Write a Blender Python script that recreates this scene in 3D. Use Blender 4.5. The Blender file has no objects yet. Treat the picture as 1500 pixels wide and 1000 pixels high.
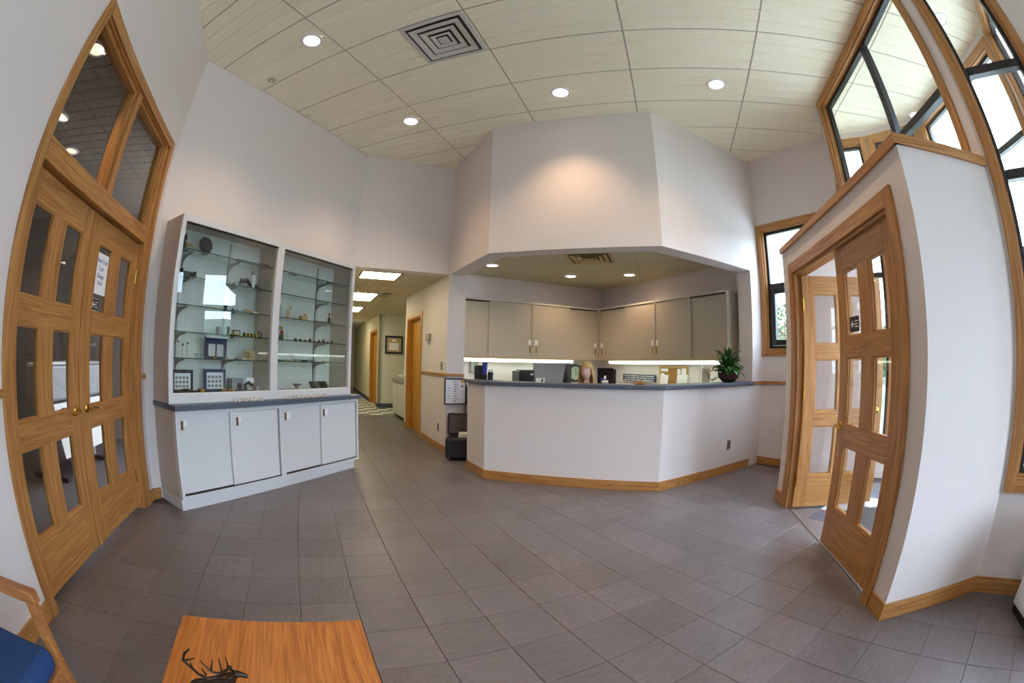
import bpy, bmesh, math, random
from mathutils import Vector, Matrix
random.seed(7)
R2 = math.sqrt(0.5)
SC = bpy.context.scene
COL = SC.collection

# ------------------------------------------------------------------ camera (a 15.6 mm equisolid fisheye)
CAM_H = 1.285
cd = bpy.data.cameras.new('camera'); cam = bpy.data.objects.new('camera', cd); COL.objects.link(cam)
cd.type = 'PANO'; cd.panorama_type = 'FISHEYE_EQUISOLID'
cd.sensor_fit = 'HORIZONTAL'; cd.sensor_width = 36.0
cd.fisheye_lens = 650.986 / 1500.0 * 36.0
cd.fisheye_fov = math.pi
cd.clip_start = 0.02; cd.clip_end = 300
def cam_matrix(pitch=-0.0484, roll=0.0202, yaw=-0.3297):
    up = Vector((math.sin(roll)*math.cos(pitch), math.cos(roll)*math.cos(pitch), math.sin(pitch))).normalized()
    fw = Vector((0, 0, -1)); fw = (fw - up*fw.dot(up)).normalized(); rt = fw.cross(up)
    ex = rt*math.cos(yaw) + fw*math.sin(yaw); ey = -rt*math.sin(yaw) + fw*math.cos(yaw)
    return Matrix((ex, ey, up))
M3 = cam_matrix()
cam.matrix_world = Matrix.Translation((0, 0, CAM_H)) @ M3.to_4x4()
SC.camera = cam

# ------------------------------------------------------------------ sky and exposure
w = bpy.data.worlds.new('overcast'); SC.world = w; w.use_nodes = True
bg = w.node_tree.nodes['Background']; bg.inputs[0].default_value = (0.66, 0.80, 1.0, 1); bg.inputs[1].default_value = 15.5
SC.view_settings.view_transform = 'Standard'; SC.view_settings.look = 'None'
SC.view_settings.exposure = 0.17; SC.view_settings.gamma = 1.0; SC.view_settings.use_curve_mapping = False
SC.cycles.use_denoising = True
SC.cycles.transparent_max_bounces = 32; SC.cycles.max_bounces = 10; SC.cycles.diffuse_bounces = 6
SC.cycles.sample_clamp_indirect = 6.0
LAMP_W = 70.0           # one ceiling downlight
WARM = (1.0, 0.66, 0.38)

# ------------------------------------------------------------------ materials
MATS = {}
def srgb(r, g, b):
    f = lambda c: (c/255/12.92) if c/255 <= 0.04045 else ((c/255+0.055)/1.055)**2.4
    return (f(r), f(g), f(b), 1)
def new_mat(name):
    m = bpy.data.materials.new(name); m.use_nodes = True; MATS[name] = m
    nt = m.node_tree; return m, nt, nt.nodes['Principled BSDF']
def plain(name, col, rough=0.6, metal=0.0, noise=0.0, scale=30, bump=0.0, spec=0.5, coat=0.0):
    m, nt, b = new_mat(name)
    b.inputs['Base Color'].default_value = col; b.inputs['Roughness'].default_value = rough
    b.inputs['Metallic'].default_value = metal; b.inputs['Specular IOR Level'].default_value = spec
    b.inputs['Coat Weight'].default_value = coat
    if noise or bump:
        tc = nt.nodes.new('ShaderNodeTexCoord'); n = nt.nodes.new('ShaderNodeTexNoise')
        n.inputs['Scale'].default_value = scale; n.inputs['Detail'].default_value = 5
        nt.links.new(tc.outputs['Object'], n.inputs['Vector'])
        if noise:
            mx = nt.nodes.new('ShaderNodeMix'); mx.data_type = 'RGBA'
            mx.inputs[6].default_value = tuple(c*(1-noise) for c in col[:3])+(1,)
            mx.inputs[7].default_value = tuple(min(1, c*(1+noise)) for c in col[:3])+(1,)
            nt.links.new(n.outputs['Fac'], mx.inputs[0]); nt.links.new(mx.outputs[2], b.inputs['Base Color'])
        if bump:
            bp = nt.nodes.new('ShaderNodeBump'); bp.inputs['Strength'].default_value = bump; bp.inputs['Distance'].default_value = 0.004
            nt.links.new(n.outputs['Fac'], bp.inputs['Height']); nt.links.new(bp.outputs[0], b.inputs['Normal'])
    return m
def wood(name, c0, c1, axis='z', rough=0.38, scale=1.0):
    m, nt, b = new_mat(name)
    tc = nt.nodes.new('ShaderNodeTexCoord'); mp = nt.nodes.new('ShaderNodeMapping')
    s = {'x': (1.2, 26, 26), 'y': (26, 1.2, 26), 'z': (26, 26, 1.2)}[axis]
    mp.inputs['Scale'].default_value = tuple(v*scale for v in s)
    oi = nt.nodes.new('ShaderNodeObjectInfo'); add = nt.nodes.new('ShaderNodeVectorMath'); add.operation = 'ADD'
    mul = nt.nodes.new('ShaderNodeMath'); mul.operation = 'MULTIPLY'; mul.inputs[1].default_value = 17.0
    nt.links.new(oi.outputs['Random'], mul.inputs[0])
    nt.links.new(tc.outputs['Object'], add.inputs[0]); nt.links.new(mul.outputs[0], add.inputs[1]); nt.links.new(add.outputs[0], mp.inputs[0])
    n1 = nt.nodes.new('ShaderNodeTexNoise'); n1.inputs['Scale'].default_value = 1.6; n1.inputs['Detail'].default_value = 6; n1.inputs['Distortion'].default_value = 1.4
    nt.links.new(mp.outputs[0], n1.inputs['Vector'])
    rp = nt.nodes.new('ShaderNodeValToRGB'); rp.color_ramp.elements[0].position = 0.34; rp.color_ramp.elements[1].position = 0.68
    rp.color_ramp.elements[0].color = c0; rp.color_ramp.elements[1].color = c1
    nt.links.new(n1.outputs['Fac'], rp.inputs[0]); nt.links.new(rp.outputs[0], b.inputs['Base Color'])
    b.inputs['Roughness'].default_value = rough
    bp = nt.nodes.new('ShaderNodeBump'); bp.inputs['Strength'].default_value = 0.12; bp.inputs['Distance'].default_value = 0.002
    nt.links.new(n1.outputs['Fac'], bp.inputs['Height']); nt.links.new(bp.outputs[0], b.inputs['Normal'])
    return m
def glass(name, tint=(0.96, 0.98, 0.97, 1), ior=1.65):
    m = bpy.data.materials.new(name); m.use_nodes = True; MATS[name] = m; nt = m.node_tree; nt.nodes.clear()
    o = nt.nodes.new('ShaderNodeOutputMaterial'); t = nt.nodes.new('ShaderNodeBsdfTransparent'); g = nt.nodes.new('ShaderNodeBsdfGlossy')
    f = nt.nodes.new('ShaderNodeFresnel'); x = nt.nodes.new('ShaderNodeMixShader')
    t.inputs[0].default_value = tint; g.inputs['Roughness'].default_value = 0.0; f.inputs[0].default_value = ior
    ge = nt.nodes.new('ShaderNodeNewGeometry'); k = nt.nodes.new('ShaderNodeMath'); k.operation = 'MULTIPLY_ADD'; k.inputs[1].default_value = -1.0; k.inputs[2].default_value = 1.0
    nt.links.new(ge.outputs['Backfacing'], k.inputs[0]); j = nt.nodes.new('ShaderNodeMath'); j.operation = 'MULTIPLY'
    nt.links.new(f.outputs[0], j.inputs[0]); nt.links.new(k.outputs[0], j.inputs[1])
    nt.links.new(j.outputs[0], x.inputs[0]); nt.links.new(t.outputs[0], x.inputs[1]); nt.links.new(g.outputs[0], x.inputs[2]); nt.links.new(x.outputs[0], o.inputs[0])
    return m
def emit(name, col, strength):
    m = bpy.data.materials.new(name); m.use_nodes = True; MATS[name] = m; nt = m.node_tree; nt.nodes.clear()
    o = nt.nodes.new('ShaderNodeOutputMaterial'); e = nt.nodes.new('ShaderNodeEmission')
    e.inputs[0].default_value = col; e.inputs[1].default_value = strength; nt.links.new(e.outputs[0], o.inputs[0]); return m

WALLC = srgb(224, 215, 213)
def wall_mat(name, col):
    m, nt, b = new_mat(name)
    tc = nt.nodes.new('ShaderNodeTexCoord'); mp = nt.nodes.new('ShaderNodeMapping'); mp.inputs['Scale'].default_value = (160, 160, 9)
    n = nt.nodes.new('ShaderNodeTexNoise'); n.inputs['Scale'].default_value = 1.0; n.inputs['Detail'].default_value = 4
    nt.links.new(tc.outputs['Object'], mp.inputs[0]); nt.links.new(mp.outputs[0], n.inputs['Vector'])
    mx = nt.nodes.new('ShaderNodeMix'); mx.data_type = 'RGBA'
    mx.inputs[6].default_value = tuple(c*0.94 for c in col[:3])+(1,); mx.inputs[7].default_value = tuple(min(1, c*1.04) for c in col[:3])+(1,)
    nt.links.new(n.outputs['Fac'], mx.inputs[0]); nt.links.new(mx.outputs[2], b.inputs['Base Color'])
    b.inputs['Roughness'].default_value = 0.75
    bp = nt.nodes.new('ShaderNodeBump'); bp.inputs['Strength'].default_value = 0.15; bp.inputs['Distance'].default_value = 0.002
    nt.links.new(n.outputs['Fac'], bp.inputs['Height']); nt.links.new(bp.outputs[0], b.inputs['Normal'])
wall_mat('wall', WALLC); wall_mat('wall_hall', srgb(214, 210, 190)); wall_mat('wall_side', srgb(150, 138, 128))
OAK0, OAK1 = srgb(150, 98, 48), srgb(190, 138, 78)
for ax in 'xyz': wood('oak_'+ax, OAK0, OAK1, ax)
wood('amber_z', srgb(176, 112, 22), srgb(206, 150, 48), 'z')
wood('table_oak', srgb(158, 90, 34), srgb(200, 130, 60), 'y', 0.3, 1.5)
wood('chair_oak', srgb(150, 92, 46), srgb(182, 122, 70), 'x', 0.4)
plain('tile_white', srgb(246, 239, 216), 0.85, noise=0.03, scale=120, bump=0.25)
plain('tile_grid', srgb(176, 168, 152), 0.6)
plain('tile_tan', srgb(200, 190, 160), 0.85, noise=0.03, scale=120, bump=0.2)
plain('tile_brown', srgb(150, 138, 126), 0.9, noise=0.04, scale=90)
plain('slab', srgb(90, 84, 82), 0.8)
plain('cabinet', srgb(214, 214, 216), 0.45)
plain('cabinet_side', srgb(196, 184, 176), 0.5)
plain('upper_cab', srgb(186, 176, 158), 0.45)
plain('worktop', srgb(78, 88, 106), 0.4, noise=0.05, scale=200)
plain('black', srgb(22, 22, 25), 0.4); plain('dark', srgb(48, 46, 46), 0.5)
plain('alu_black', srgb(30, 28, 30), 0.35); plain('alu_grey', srgb(96, 98, 106), 0.35)
plain('steel', srgb(150, 150, 150), 0.35, metal=0.7); plain('brass', srgb(202, 160, 74), 0.22, metal=1.0)
plain('bronze', srgb(52, 40, 34), 0.28, metal=0.55)
plain('white', srgb(235, 235, 235), 0.5); plain('grey', srgb(140, 140, 142), 0.5); plain('pale', srgb(205, 203, 196), 0.5)
plain('paper', srgb(238, 238, 244), 0.8); plain('blue', srgb(36, 58, 150), 0.5); plain('navy', srgb(44, 54, 96), 0.6)
plain('blue_fabric', srgb(28, 62, 112), 0.9, noise=0.2, scale=400, bump=0.3)
plain('cork', srgb(158, 116, 62), 0.9, noise=0.2, scale=150); plain('pine', srgb(198, 158, 84), 0.5)
plain('tan', srgb(190, 164, 116), 0.6); plain('red', srgb(170, 40, 40), 0.5); plain('yellow', srgb(214, 176, 50), 0.5)
plain('green', srgb(60, 110, 60), 0.5); plain('pot', srgb(74, 46, 44), 0.35)
plain('leaf', srgb(52, 110, 42), 0.4, noise=0.35, scale=25); plain('leaf_dark', srgb(28, 72, 36), 0.4, noise=0.3, scale=25)
plain('skin', srgb(250, 206, 186), 0.5); wood('hair', srgb(168, 116, 58), srgb(236, 198, 132), 'z', 0.4, 3.0)
plain('lips', srgb(176, 74, 78), 0.4); plain('top', srgb(60, 52, 70), 0.8); plain('eye', srgb(240, 240, 238), 0.3)
plain('clear_plastic', srgb(222, 214, 210), 0.25); plain('dial', srgb(190, 206, 190), 0.5)
plain('outside_grass', srgb(84, 100, 62), 0.95, noise=0.25, scale=2); plain('bounce_paving', srgb(206, 204, 198), 0.95)  # paving colour kept very pale so it throws skylight onto the ceiling
plain('bark', srgb(90, 74, 60), 0.9); plain('foliage', srgb(64, 86, 42), 0.8, noise=0.35, scale=3); plain('hillside', srgb(50, 60, 44), 0.95, noise=0.4, scale=0.4)
plain('mesh_grey', srgb(92, 82, 80), 0.9); plain('base_rubber', srgb(60, 70, 80), 0.6)
plain('carpet', srgb(70, 66, 66), 0.95, noise=0.15, scale=90)
plain('case_back', srgb(222, 222, 220), 0.6); plain('glass_edge', srgb(40, 66, 60), 0.2); glass('glass'); glass('case_glass', (0.955, 0.985, 0.98, 1), 1.8); glass('door_glass', (0.90, 0.885, 0.87, 1))
glass('shelf_glass', (0.90, 0.965, 0.945, 1), 1.5); glass('acrylic', (0.85, 0.9, 0.92, 1))
emit('lamp_lens', (1.0, 0.93, 0.82, 1), 14.0); emit('tube', (0.88, 1.0, 0.80, 1), 5.5); emit('troffer', (1.0, 0.90, 0.60, 1), 9.0)
emit('dim_lens', (1.0, 0.82, 0.6, 1), 1.6)
# slate-look vinyl floor tile: streaky grain, each tile its own tint and grain direction
def floor_mat(name, ca, cb):
    m, nt, b = new_mat(name)
    tc = nt.nodes.new('ShaderNodeTexCoord'); oi = nt.nodes.new('ShaderNodeObjectInfo')
    ge = nt.nodes.new('ShaderNodeNewGeometry')
    mp = nt.nodes.new('ShaderNodeMapping'); mp.inputs['Scale'].default_value = (14, 70, 20)
    nt.links.new(tc.outputs['Object'], mp.inputs[0])
    sh = nt.nodes.new('ShaderNodeMath'); sh.operation = 'MULTIPLY'; sh.inputs[1].default_value = 40
    nt.links.new(oi.outputs['Random'], sh.inputs[0]); nt.links.new(sh.outputs[0], mp.inputs['Location'])
    n = nt.nodes.new('ShaderNodeTexNoise'); n.inputs['Scale'].default_value = 1.0; n.inputs['Detail'].default_value = 7; n.inputs['Distortion'].default_value = 1.2
    nt.links.new(mp.outputs[0], n.inputs['Vector'])
    n2 = nt.nodes.new('ShaderNodeTexNoise'); n2.inputs['Scale'].default_value = 2.2; n2.inputs['Detail'].default_value = 3
    nt.links.new(ge.outputs['Position'], n2.inputs['Vector'])
    ad = nt.nodes.new('ShaderNodeMath'); ad.operation = 'ADD'
    s2 = nt.nodes.new('ShaderNodeMath'); s2.operation = 'MULTIPLY'; s2.inputs[1].default_value = 0.16; nt.links.new(oi.outputs['Random'], s2.inputs[0])
    s3 = nt.nodes.new('ShaderNodeMath'); s3.operation = 'MULTIPLY_ADD'; s3.inputs[1].default_value = 0.4; nt.links.new(n2.outputs['Fac'], s3.inputs[0]); nt.links.new(s2.outputs[0], s3.inputs[2])
    s4 = nt.nodes.new('ShaderNodeMath'); s4.operation = 'MULTIPLY_ADD'; s4.inputs[1].default_value = 0.7; nt.links.new(n.outputs['Fac'], s4.inputs[0]); nt.links.new(s3.outputs[0], s4.inputs[2])
    s5 = nt.nodes.new('ShaderNodeMapRange'); s5.inputs[1].default_value = 0.3; s5.inputs[2].default_value = 0.95; nt.links.new(s4.outputs[0], s5.inputs[0])
    mx = nt.nodes.new('ShaderNodeMix'); mx.data_type = 'RGBA'; mx.inputs[6].default_value = ca; mx.inputs[7].default_value = cb
    nt.links.new(s5.outputs[0], mx.inputs[0]); nt.links.new(mx.outputs[2], b.inputs['Base Color'])
    b.inputs['Roughness'].default_value = 0.38
    bp = nt.nodes.new('ShaderNodeBump'); bp.inputs['Strength'].default_value = 0.35; bp.inputs['Distance'].default_value = 0.003
    nt.links.new(n.outputs['Fac'], bp.inputs['Height']); nt.links.new(bp.outputs[0], b.inputs['Normal'])
floor_mat('floor_tile', srgb(82, 76, 78), srgb(124, 117, 121))
floor_mat('floor_blue', srgb(62, 68, 84), srgb(96, 102, 116))
floor_mat('floor_white', srgb(196, 194, 190), srgb(226, 224, 220))
def checker_mat():
    m, nt, b = new_mat('far_checker')
    tc = nt.nodes.new('ShaderNodeTexCoord'); c = nt.nodes.new('ShaderNodeTexChecker'); c.inputs['Scale'].default_value = 3.28
    c.inputs[1].default_value = srgb(226, 224, 214); c.inputs[2].default_value = srgb(96, 106, 112)
    nt.links.new(tc.outputs['Object'], c.inputs[0]); nt.links.new(c.outputs[0], b.inputs['Base Color']); b.inputs['Roughness'].default_value = 0.45
checker_mat()

# ------------------------------------------------------------------ mesh helpers
class MB:
    def __init__(s): s.v = []; s.f = []; s.mi = []; s.cur = 0
    def add(s, vs, fs):
        o = len(s.v); s.v += [tuple(p) for p in vs]; s.f += [tuple(i+o for i in f) for f in fs]; s.mi += [s.cur]*len(fs); return s
    def box(s, x0, x1, y0, y1, z0, z1):
        if x0 > x1: x0, x1 = x1, x0
        if y0 > y1: y0, y1 = y1, y0
        if z0 > z1: z0, z1 = z1, z0
        return s.add([(x0,y0,z0),(x1,y0,z0),(x1,y1,z0),(x0,y1,z0),(x0,y0,z1),(x1,y0,z1),(x1,y1,z1),(x0,y1,z1)],
              [(0,3,2,1),(4,5,6,7),(0,1,5,4),(1,2,6,5),(2,3,7,6),(3,0,4,7)])
    def cbox(s, cx, cy, cz, sx, sy, sz): return s.box(cx-sx/2, cx+sx/2, cy-sy/2, cy+sy/2, cz-sz/2, cz+sz/2)
    def prism(s, poly, z0, z1):
        a = sum(poly[i][0]*poly[(i+1) % len(poly)][1]-poly[(i+1) % len(poly)][0]*poly[i][1] for i in range(len(poly)))
        if a < 0: poly = poly[::-1]
        n = len(poly)
        return s.add([(p[0], p[1], z0) for p in poly]+[(p[0], p[1], z1) for p in poly],
              [tuple(range(n))[::-1], tuple(range(n, 2*n))]+[(i, (i+1) % n, n+(i+1) % n, n+i) for i in range(n)])
    def lathe(s, prof, n=16, c=(0, 0, 0), close=True):
        vs = []; fs = []
        for r, z in prof:
            for k in range(n):
                a = 2*math.pi*k/n; vs.append((c[0]+r*math.cos(a), c[1]+r*math.sin(a), c[2]+z))
        m = len(prof)
        for j in range(m-1):
            for k in range(n):
                fs.append((j*n+k, j*n+(k+1) % n, (j+1)*n+(k+1) % n, (j+1)*n+k))
        if close: fs.append(tuple(range(n))[::-1]); fs.append(tuple(range((m-1)*n, m*n)))
        return s.add(vs, fs)
    def tube(s, pts, r, n=8):
        pts = [Vector(p) for p in pts]; rs = r if isinstance(r, (list, tuple)) else [r]*len(pts)
        vs = []; fs = []; ref = None
        for i, p in enumerate(pts):
            d = (pts[min(i+1, len(pts)-1)]-pts[max(i-1, 0)]).normalized()
            if ref is None: ref = Vector((0, 0, 1)) if abs(d.z) < 0.9 else Vector((1, 0, 0))
            a = d.cross(ref).normalized(); b = a.cross(d); ref = b
            for k in range(n):
                t = 2*math.pi*k/n; vs.append(p+(a*math.cos(t)+b*math.sin(t))*rs[i])
        m = len(pts)
        for j in range(m-1):
            for k in range(n): fs.append((j*n+k, j*n+(k+1) % n, (j+1)*n+(k+1) % n, (j+1)*n+k))
        fs.append(tuple(range(n))[::-1]); fs.append(tuple(range((m-1)*n, m*n)))
        return s.add(vs, fs)
    def ball(s, c, r, n=12, m=8, sz=(1, 1, 1)):
        prof = [(max(1e-4, math.sin(math.pi*j/m)), -math.cos(math.pi*j/m)) for j in range(m+1)]
        o = len(s.v); s.lathe(prof, n)
        for i in range(o, len(s.v)):
            p = s.v[i]; s.v[i] = (c[0]+p[0]*r*sz[0], c[1]+p[1]*r*sz[1], c[2]+p[2]*r*sz[2])
        return s
    def xf(s, M, start=0):
        for i in range(start, len(s.v)): s.v[i] = tuple(M @ Vector(s.v[i]))
        return s
    def mesh(s, name, mats, smooth=False):
        me = bpy.data.meshes.new(name); me.from_pydata(s.v, [], s.f)
        for m in (mats if isinstance(mats, (list, tuple)) else [mats]): me.materials.append(MATS[m])
        if len(me.polygons) == len(s.mi): me.polygons.foreach_set('material_index', s.mi)
        bm = bmesh.new(); bm.from_mesh(me); bmesh.ops.recalc_face_normals(bm, faces=bm.faces)
        bm.to_mesh(me); bm.free()
        if smooth: me.polygons.foreach_set('use_smooth', [True]*len(me.polygons)); me.set_sharp_from_angle(angle=math.radians(40))
        me.update(); return me
    def build(s, name, mats, parent=None, smooth=False, bevel=0.0):
        o = bpy.data.objects.new(name, s.mesh(name, mats, smooth)); COL.objects.link(o)
        if parent: o.parent = parent
        if bevel:
            b = o.modifiers.new('edge', 'BEVEL'); b.width = bevel; b.segments = 2; b.limit_method = 'ANGLE'
        return o
def box(x0, x1, y0, y1, z0, z1): return MB().box(x0, x1, y0, y1, z0, z1)
def place(o, loc, rz=0.0, parent=None):
    o.location = loc; o.rotation_euler = (0, 0, math.radians(rz))
    if parent: o.parent = parent
    return o
def empty(name, loc=(0, 0, 0), rz=0.0, parent=None):
    o = bpy.data.objects.new(name, None); COL.objects.link(o); o.empty_display_size = 0.1
    return place(o, loc, rz, parent)
def tag(o, label, cat, group=None):
    o['label'] = label; o['category'] = cat
    if group: o['group'] = group
    return o
def st(o, label=None):
    o['kind'] = 'structure'
    if label: o['label'] = label
    return o
def thing(name, label, cat, loc=(0, 0, 0), rz=0.0, group=None): return tag(empty(name, loc, rz), label, cat, group)
def text_mesh(name, body, size, mat, parent, loc, rot, align='CENTER'):
    cu = bpy.data.curves.new('t', 'FONT'); cu.body = body; cu.size = size; cu.align_x = align; cu.align_y = 'CENTER'; cu.extrude = 0.0004
    t = bpy.data.objects.new('t', cu); COL.objects.link(t); bpy.context.view_layer.update()
    me = bpy.data.meshes.new_from_object(t.evaluated_get(bpy.context.evaluated_depsgraph_get()))
    bpy.data.objects.remove(t); me.materials.clear(); me.materials.append(MATS[mat])
    o = bpy.data.objects.new(name, me); COL.objects.link(o); o.parent = parent; o.location = loc; o.rotation_euler = rot
    return o
def link_copy(mesh, name, loc, rz=0.0, parent=None):
    o = bpy.data.objects.new(name, mesh); COL.objects.link(o); return place(o, loc, rz, parent)

# ------------------------------------------------------------------ the plan (metres, camera above the origin)
ZC = 4.115                      # main ceiling
ZS = 2.49                       # underside of the header over the hall and the counter
C0 = (-0.9, -1.3); C1 = (-3.735, 1.535); C2 = (-3.735, 4.475); C3 = (-2.79, 5.42)
C4 = (-1.82, 4.45); C5 = (0.07, 4.45); C6 = (1.435, 5.815); JR = (1.255, 5.635)
P1 = (2.38, 4.87); P2 = (2.06, 4.12); P3 = (2.12, 1.79); P4 = (2.68, 1.23); P5 = (3.9, 0.01); P6 = (3.9, -1.8); P7 = (2.7, -3.0); P8 = (0.8, -3.0)
def wall(name, p0, p1, z0=0.0, z1=ZC+0.1, th=0.12, openings=(), mat='wall', label=None, mats=None):
    """room side on the right of p0->p1; openings (s0, s1, za, zb) along the wall"""
    L = math.hypot(p1[0]-p0[0], p1[1]-p0[1]); ang = math.degrees(math.atan2(p1[1]-p0[1], p1[0]-p0[0]))
    xs = sorted({0.0, L} | {a for o in openings for a in o[:2]}); zs = sorted({z0, z1} | {a for o in openings for a in o[2:]})
    xs = [x for x in xs if 0 <= x <= L]; zs = [z for z in zs if z0 <= z <= z1]
    m = MB()
    for i in range(len(xs)-1):
        col = []
        for j in range(len(zs)-1):
            cx, cz = (xs[i]+xs[i+1])/2, (zs[j]+zs[j+1])/2
            if any(o[0] < cx < o[1] and o[2] < cz < o[3] for o in openings): col.append(None); continue
            if col and col[-1]: col[-1][1] = zs[j+1]
            else: col.append([zs[j], zs[j+1]])
        for c in col:
            if c: m.box(xs[i], xs[i+1], 0, th, c[0], c[1])
    o = m.build(name, mat); place(o, (p0[0], p0[1], 0), ang); return st(o, label)
def run_trim(name, p0, p1, z0, z1, th=0.014, a=0.0, b=None, mat='oak_x', label=None):
    """a strip fixed to the room side of a wall line"""
    L = math.hypot(p1[0]-p0[0], p1[1]-p0[1]); ang = math.degrees(math.atan2(p1[1]-p0[1], p1[0]-p0[0]))
    o = box(a, L if b is None else b, -th, 0, z0, z1).build(name, mat, bevel=0.003)
    place(o, (p0[0], p0[1], 0), ang); return st(o, label)

# --- walls of the main room
DOOR_S0 = (C0[1]-C0[0])/math.sqrt(2)       # s = (y - x)/sqrt2 along the door wall
wl = wall('wall_left', C0, C1, openings=[(1.645-DOOR_S0, 3.575-DOOR_S0, 0.0, 3.03)], label='pale wall with the glazed double doors')
wall('wall_display', C1, C2, label='pale wall behind the display case')
wall('wall_hall_header', C2, C3, z0=ZS, th=0.2, label='pale wall above the hallway opening')
wall('wall_jamb_right', JR, C6, th=0.22, label='narrow wall beside the counter opening')
WIN_S = (0.075, 1.02)
wall('wall_right_diagonal', C6, P1, openings=[(WIN_S[0], WIN_S[1], 1.48, 3.06)], label='pale wall with a small window beside the counter')
wall('wall_return', P1, P2, openings=[(0.09, 0.72, 1.48, 3.06)], label='narrow return wall beside the high windows')
TL = math.hypot(P3[0]-P2[0], P3[1]-P2[1])
wall('wall_high_window', P2, P3, z0=2.30, openings=[(0.09, TL-0.17, 2.42, 4.02)], label='wall with high windows above the vestibule')
DL = math.hypot(P5[0]-P3[0], P5[1]-P3[1])
wall('wall_right_near', P3, P5, openings=[(0.10, 0.70, 0.67, 3.98), (1.0, 2.4, 0.67, 2.7)], label='pale wall with the tall window near the corner')
wall('wall_right_rear', P5, P6, openings=[(0.12, 1.70, 0.40, 2.6)])
wall('wall_back_right', P6, P7, openings=[(0.12, 1.58, 0.40, 2.6)]); wall('wall_back', P7, P8); wall('wall_back_left', P8, C0)
# --- reception room behind the counter
B1 = (-1.04, 8.29); B2 = (-3.175, 6.155)
wall('wall_reception_right', B1, C6, z1=2.8, label='wall behind the right-hand cupboards')
wall('wall_reception_left', B2, B1, z1=2.8, label='wall behind the left-hand cupboards')
# --- hall
def hp(u, v): return ((u-v)/2, (u+v)/2)       # u = x+y, v = y-x
# partition between hall and reception: room side (hall) is lower u
HV0, HV1 = 8.21, 12.05
q0, q1 = hp(2.625, HV1), hp(2.625, HV0)          # far end -> pier
def hs(v): return (HV1-v)*R2                     # distance along that wall from the far end
wall('wall_hall_right', q0, q1, z1=2.6, th=0.255, openings=[(hs(11.68), hs(10.27), 0, 2.06)], label='right wall of the hallway with a door')
wall('wall_hall_left', hp(0.74, 8.21), hp(0.74, 26), z1=2.6, mat='wall_hall')
wall('wall_alcove_near', hp(5.0, 12.05), hp(2.98, 12.05), z1=2.6, mat='wall_hall'); wall('wall_alcove_back', hp(5.0, 16.8), hp(5.0, 12.0), z1=2.6, mat='wall_hall')
wall('wall_alcove_far', hp(2.6, 16.67), hp(5.0, 16.67), z1=2.6, mat='wall_hall', label='hallway wall that carries the framed picture')
CV = 26.0
def cs(v): return (CV-v)*R2
wall('wall_corridor', hp(2.6, CV), hp(2.6, 16.67), z1=2.6, mat='wall_hall', openings=[(cs(18.9), cs(17.15), 0, 2.06)], label='far corridor wall with a narrow door')
wall('wall_corridor_end', hp(0.6, 26), hp(2.8, 26), z1=2.6, mat='wall_hall')
# --- vestibule box
V0 = (1.29, 4.19); V1 = (1.345, 1.79); VL = math.hypot(V1[0]-V0[0], V1[1]-V0[1])
VS0, VS1 = 0.30, 2.145           # door opening along V0->V1
wall('wall_vestibule', V0, V1, z1=2.35, openings=[(VS0, VS1, 0, 2.10)], label='vestibule wall with the oak double doors')
wall('wall_vestibule_end', V1, P3, z1=2.35, label='white end wall of the vestibule box')
wall('wall_vestibule_far', (2.06, 4.17), V0, z1=2.35)
o = MB().prism([(1.42, 4.1), (2.2, 4.06), (2.25, 1.87), (1.45, 1.88)], 2.28, 2.35).build('ceiling_vestibule', 'white'); st(o, 'low white ceiling of the vestibule box')
# --- glazed entry beyond
E1 = (2.92, 4.58); E2 = (3.5, 4.0); E3 = (3.5, 2.08)
wall('wall_entry_back', P1, E1, openings=[(0.10, 0.52, 0.30, 3.95)])
wall('wall_entry_diagonal', E1, E2, openings=[(0.08, 0.74, 0.30, 3.95)])
wall('wall_entry_front', E2, E3, openings=[(0.10, 0.92, 0.05, 3.95), (1.0, 1.82, 0.05, 3.95)])
wall('wall_entry_side', E3, P4, openings=[(0.10, 1.0, 0.30, 3.95)])
# --- the side room behind the double doors: frame with x along the wall, y into this room, negative y = side room
SR = (-1.1, -1.1); SRA = -45.0
def side(o): return place(o, (SR[0], SR[1], 0), SRA)
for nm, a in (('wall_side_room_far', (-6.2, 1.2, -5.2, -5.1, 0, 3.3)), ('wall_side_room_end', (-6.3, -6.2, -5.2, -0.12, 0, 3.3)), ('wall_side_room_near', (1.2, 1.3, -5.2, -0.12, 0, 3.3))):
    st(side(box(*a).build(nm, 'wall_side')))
st(side(box(-6.2, 1.2, -0.16, -0.121, 3.04, 3.3).build('wall_side_room_front', 'wall_side')))

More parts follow.
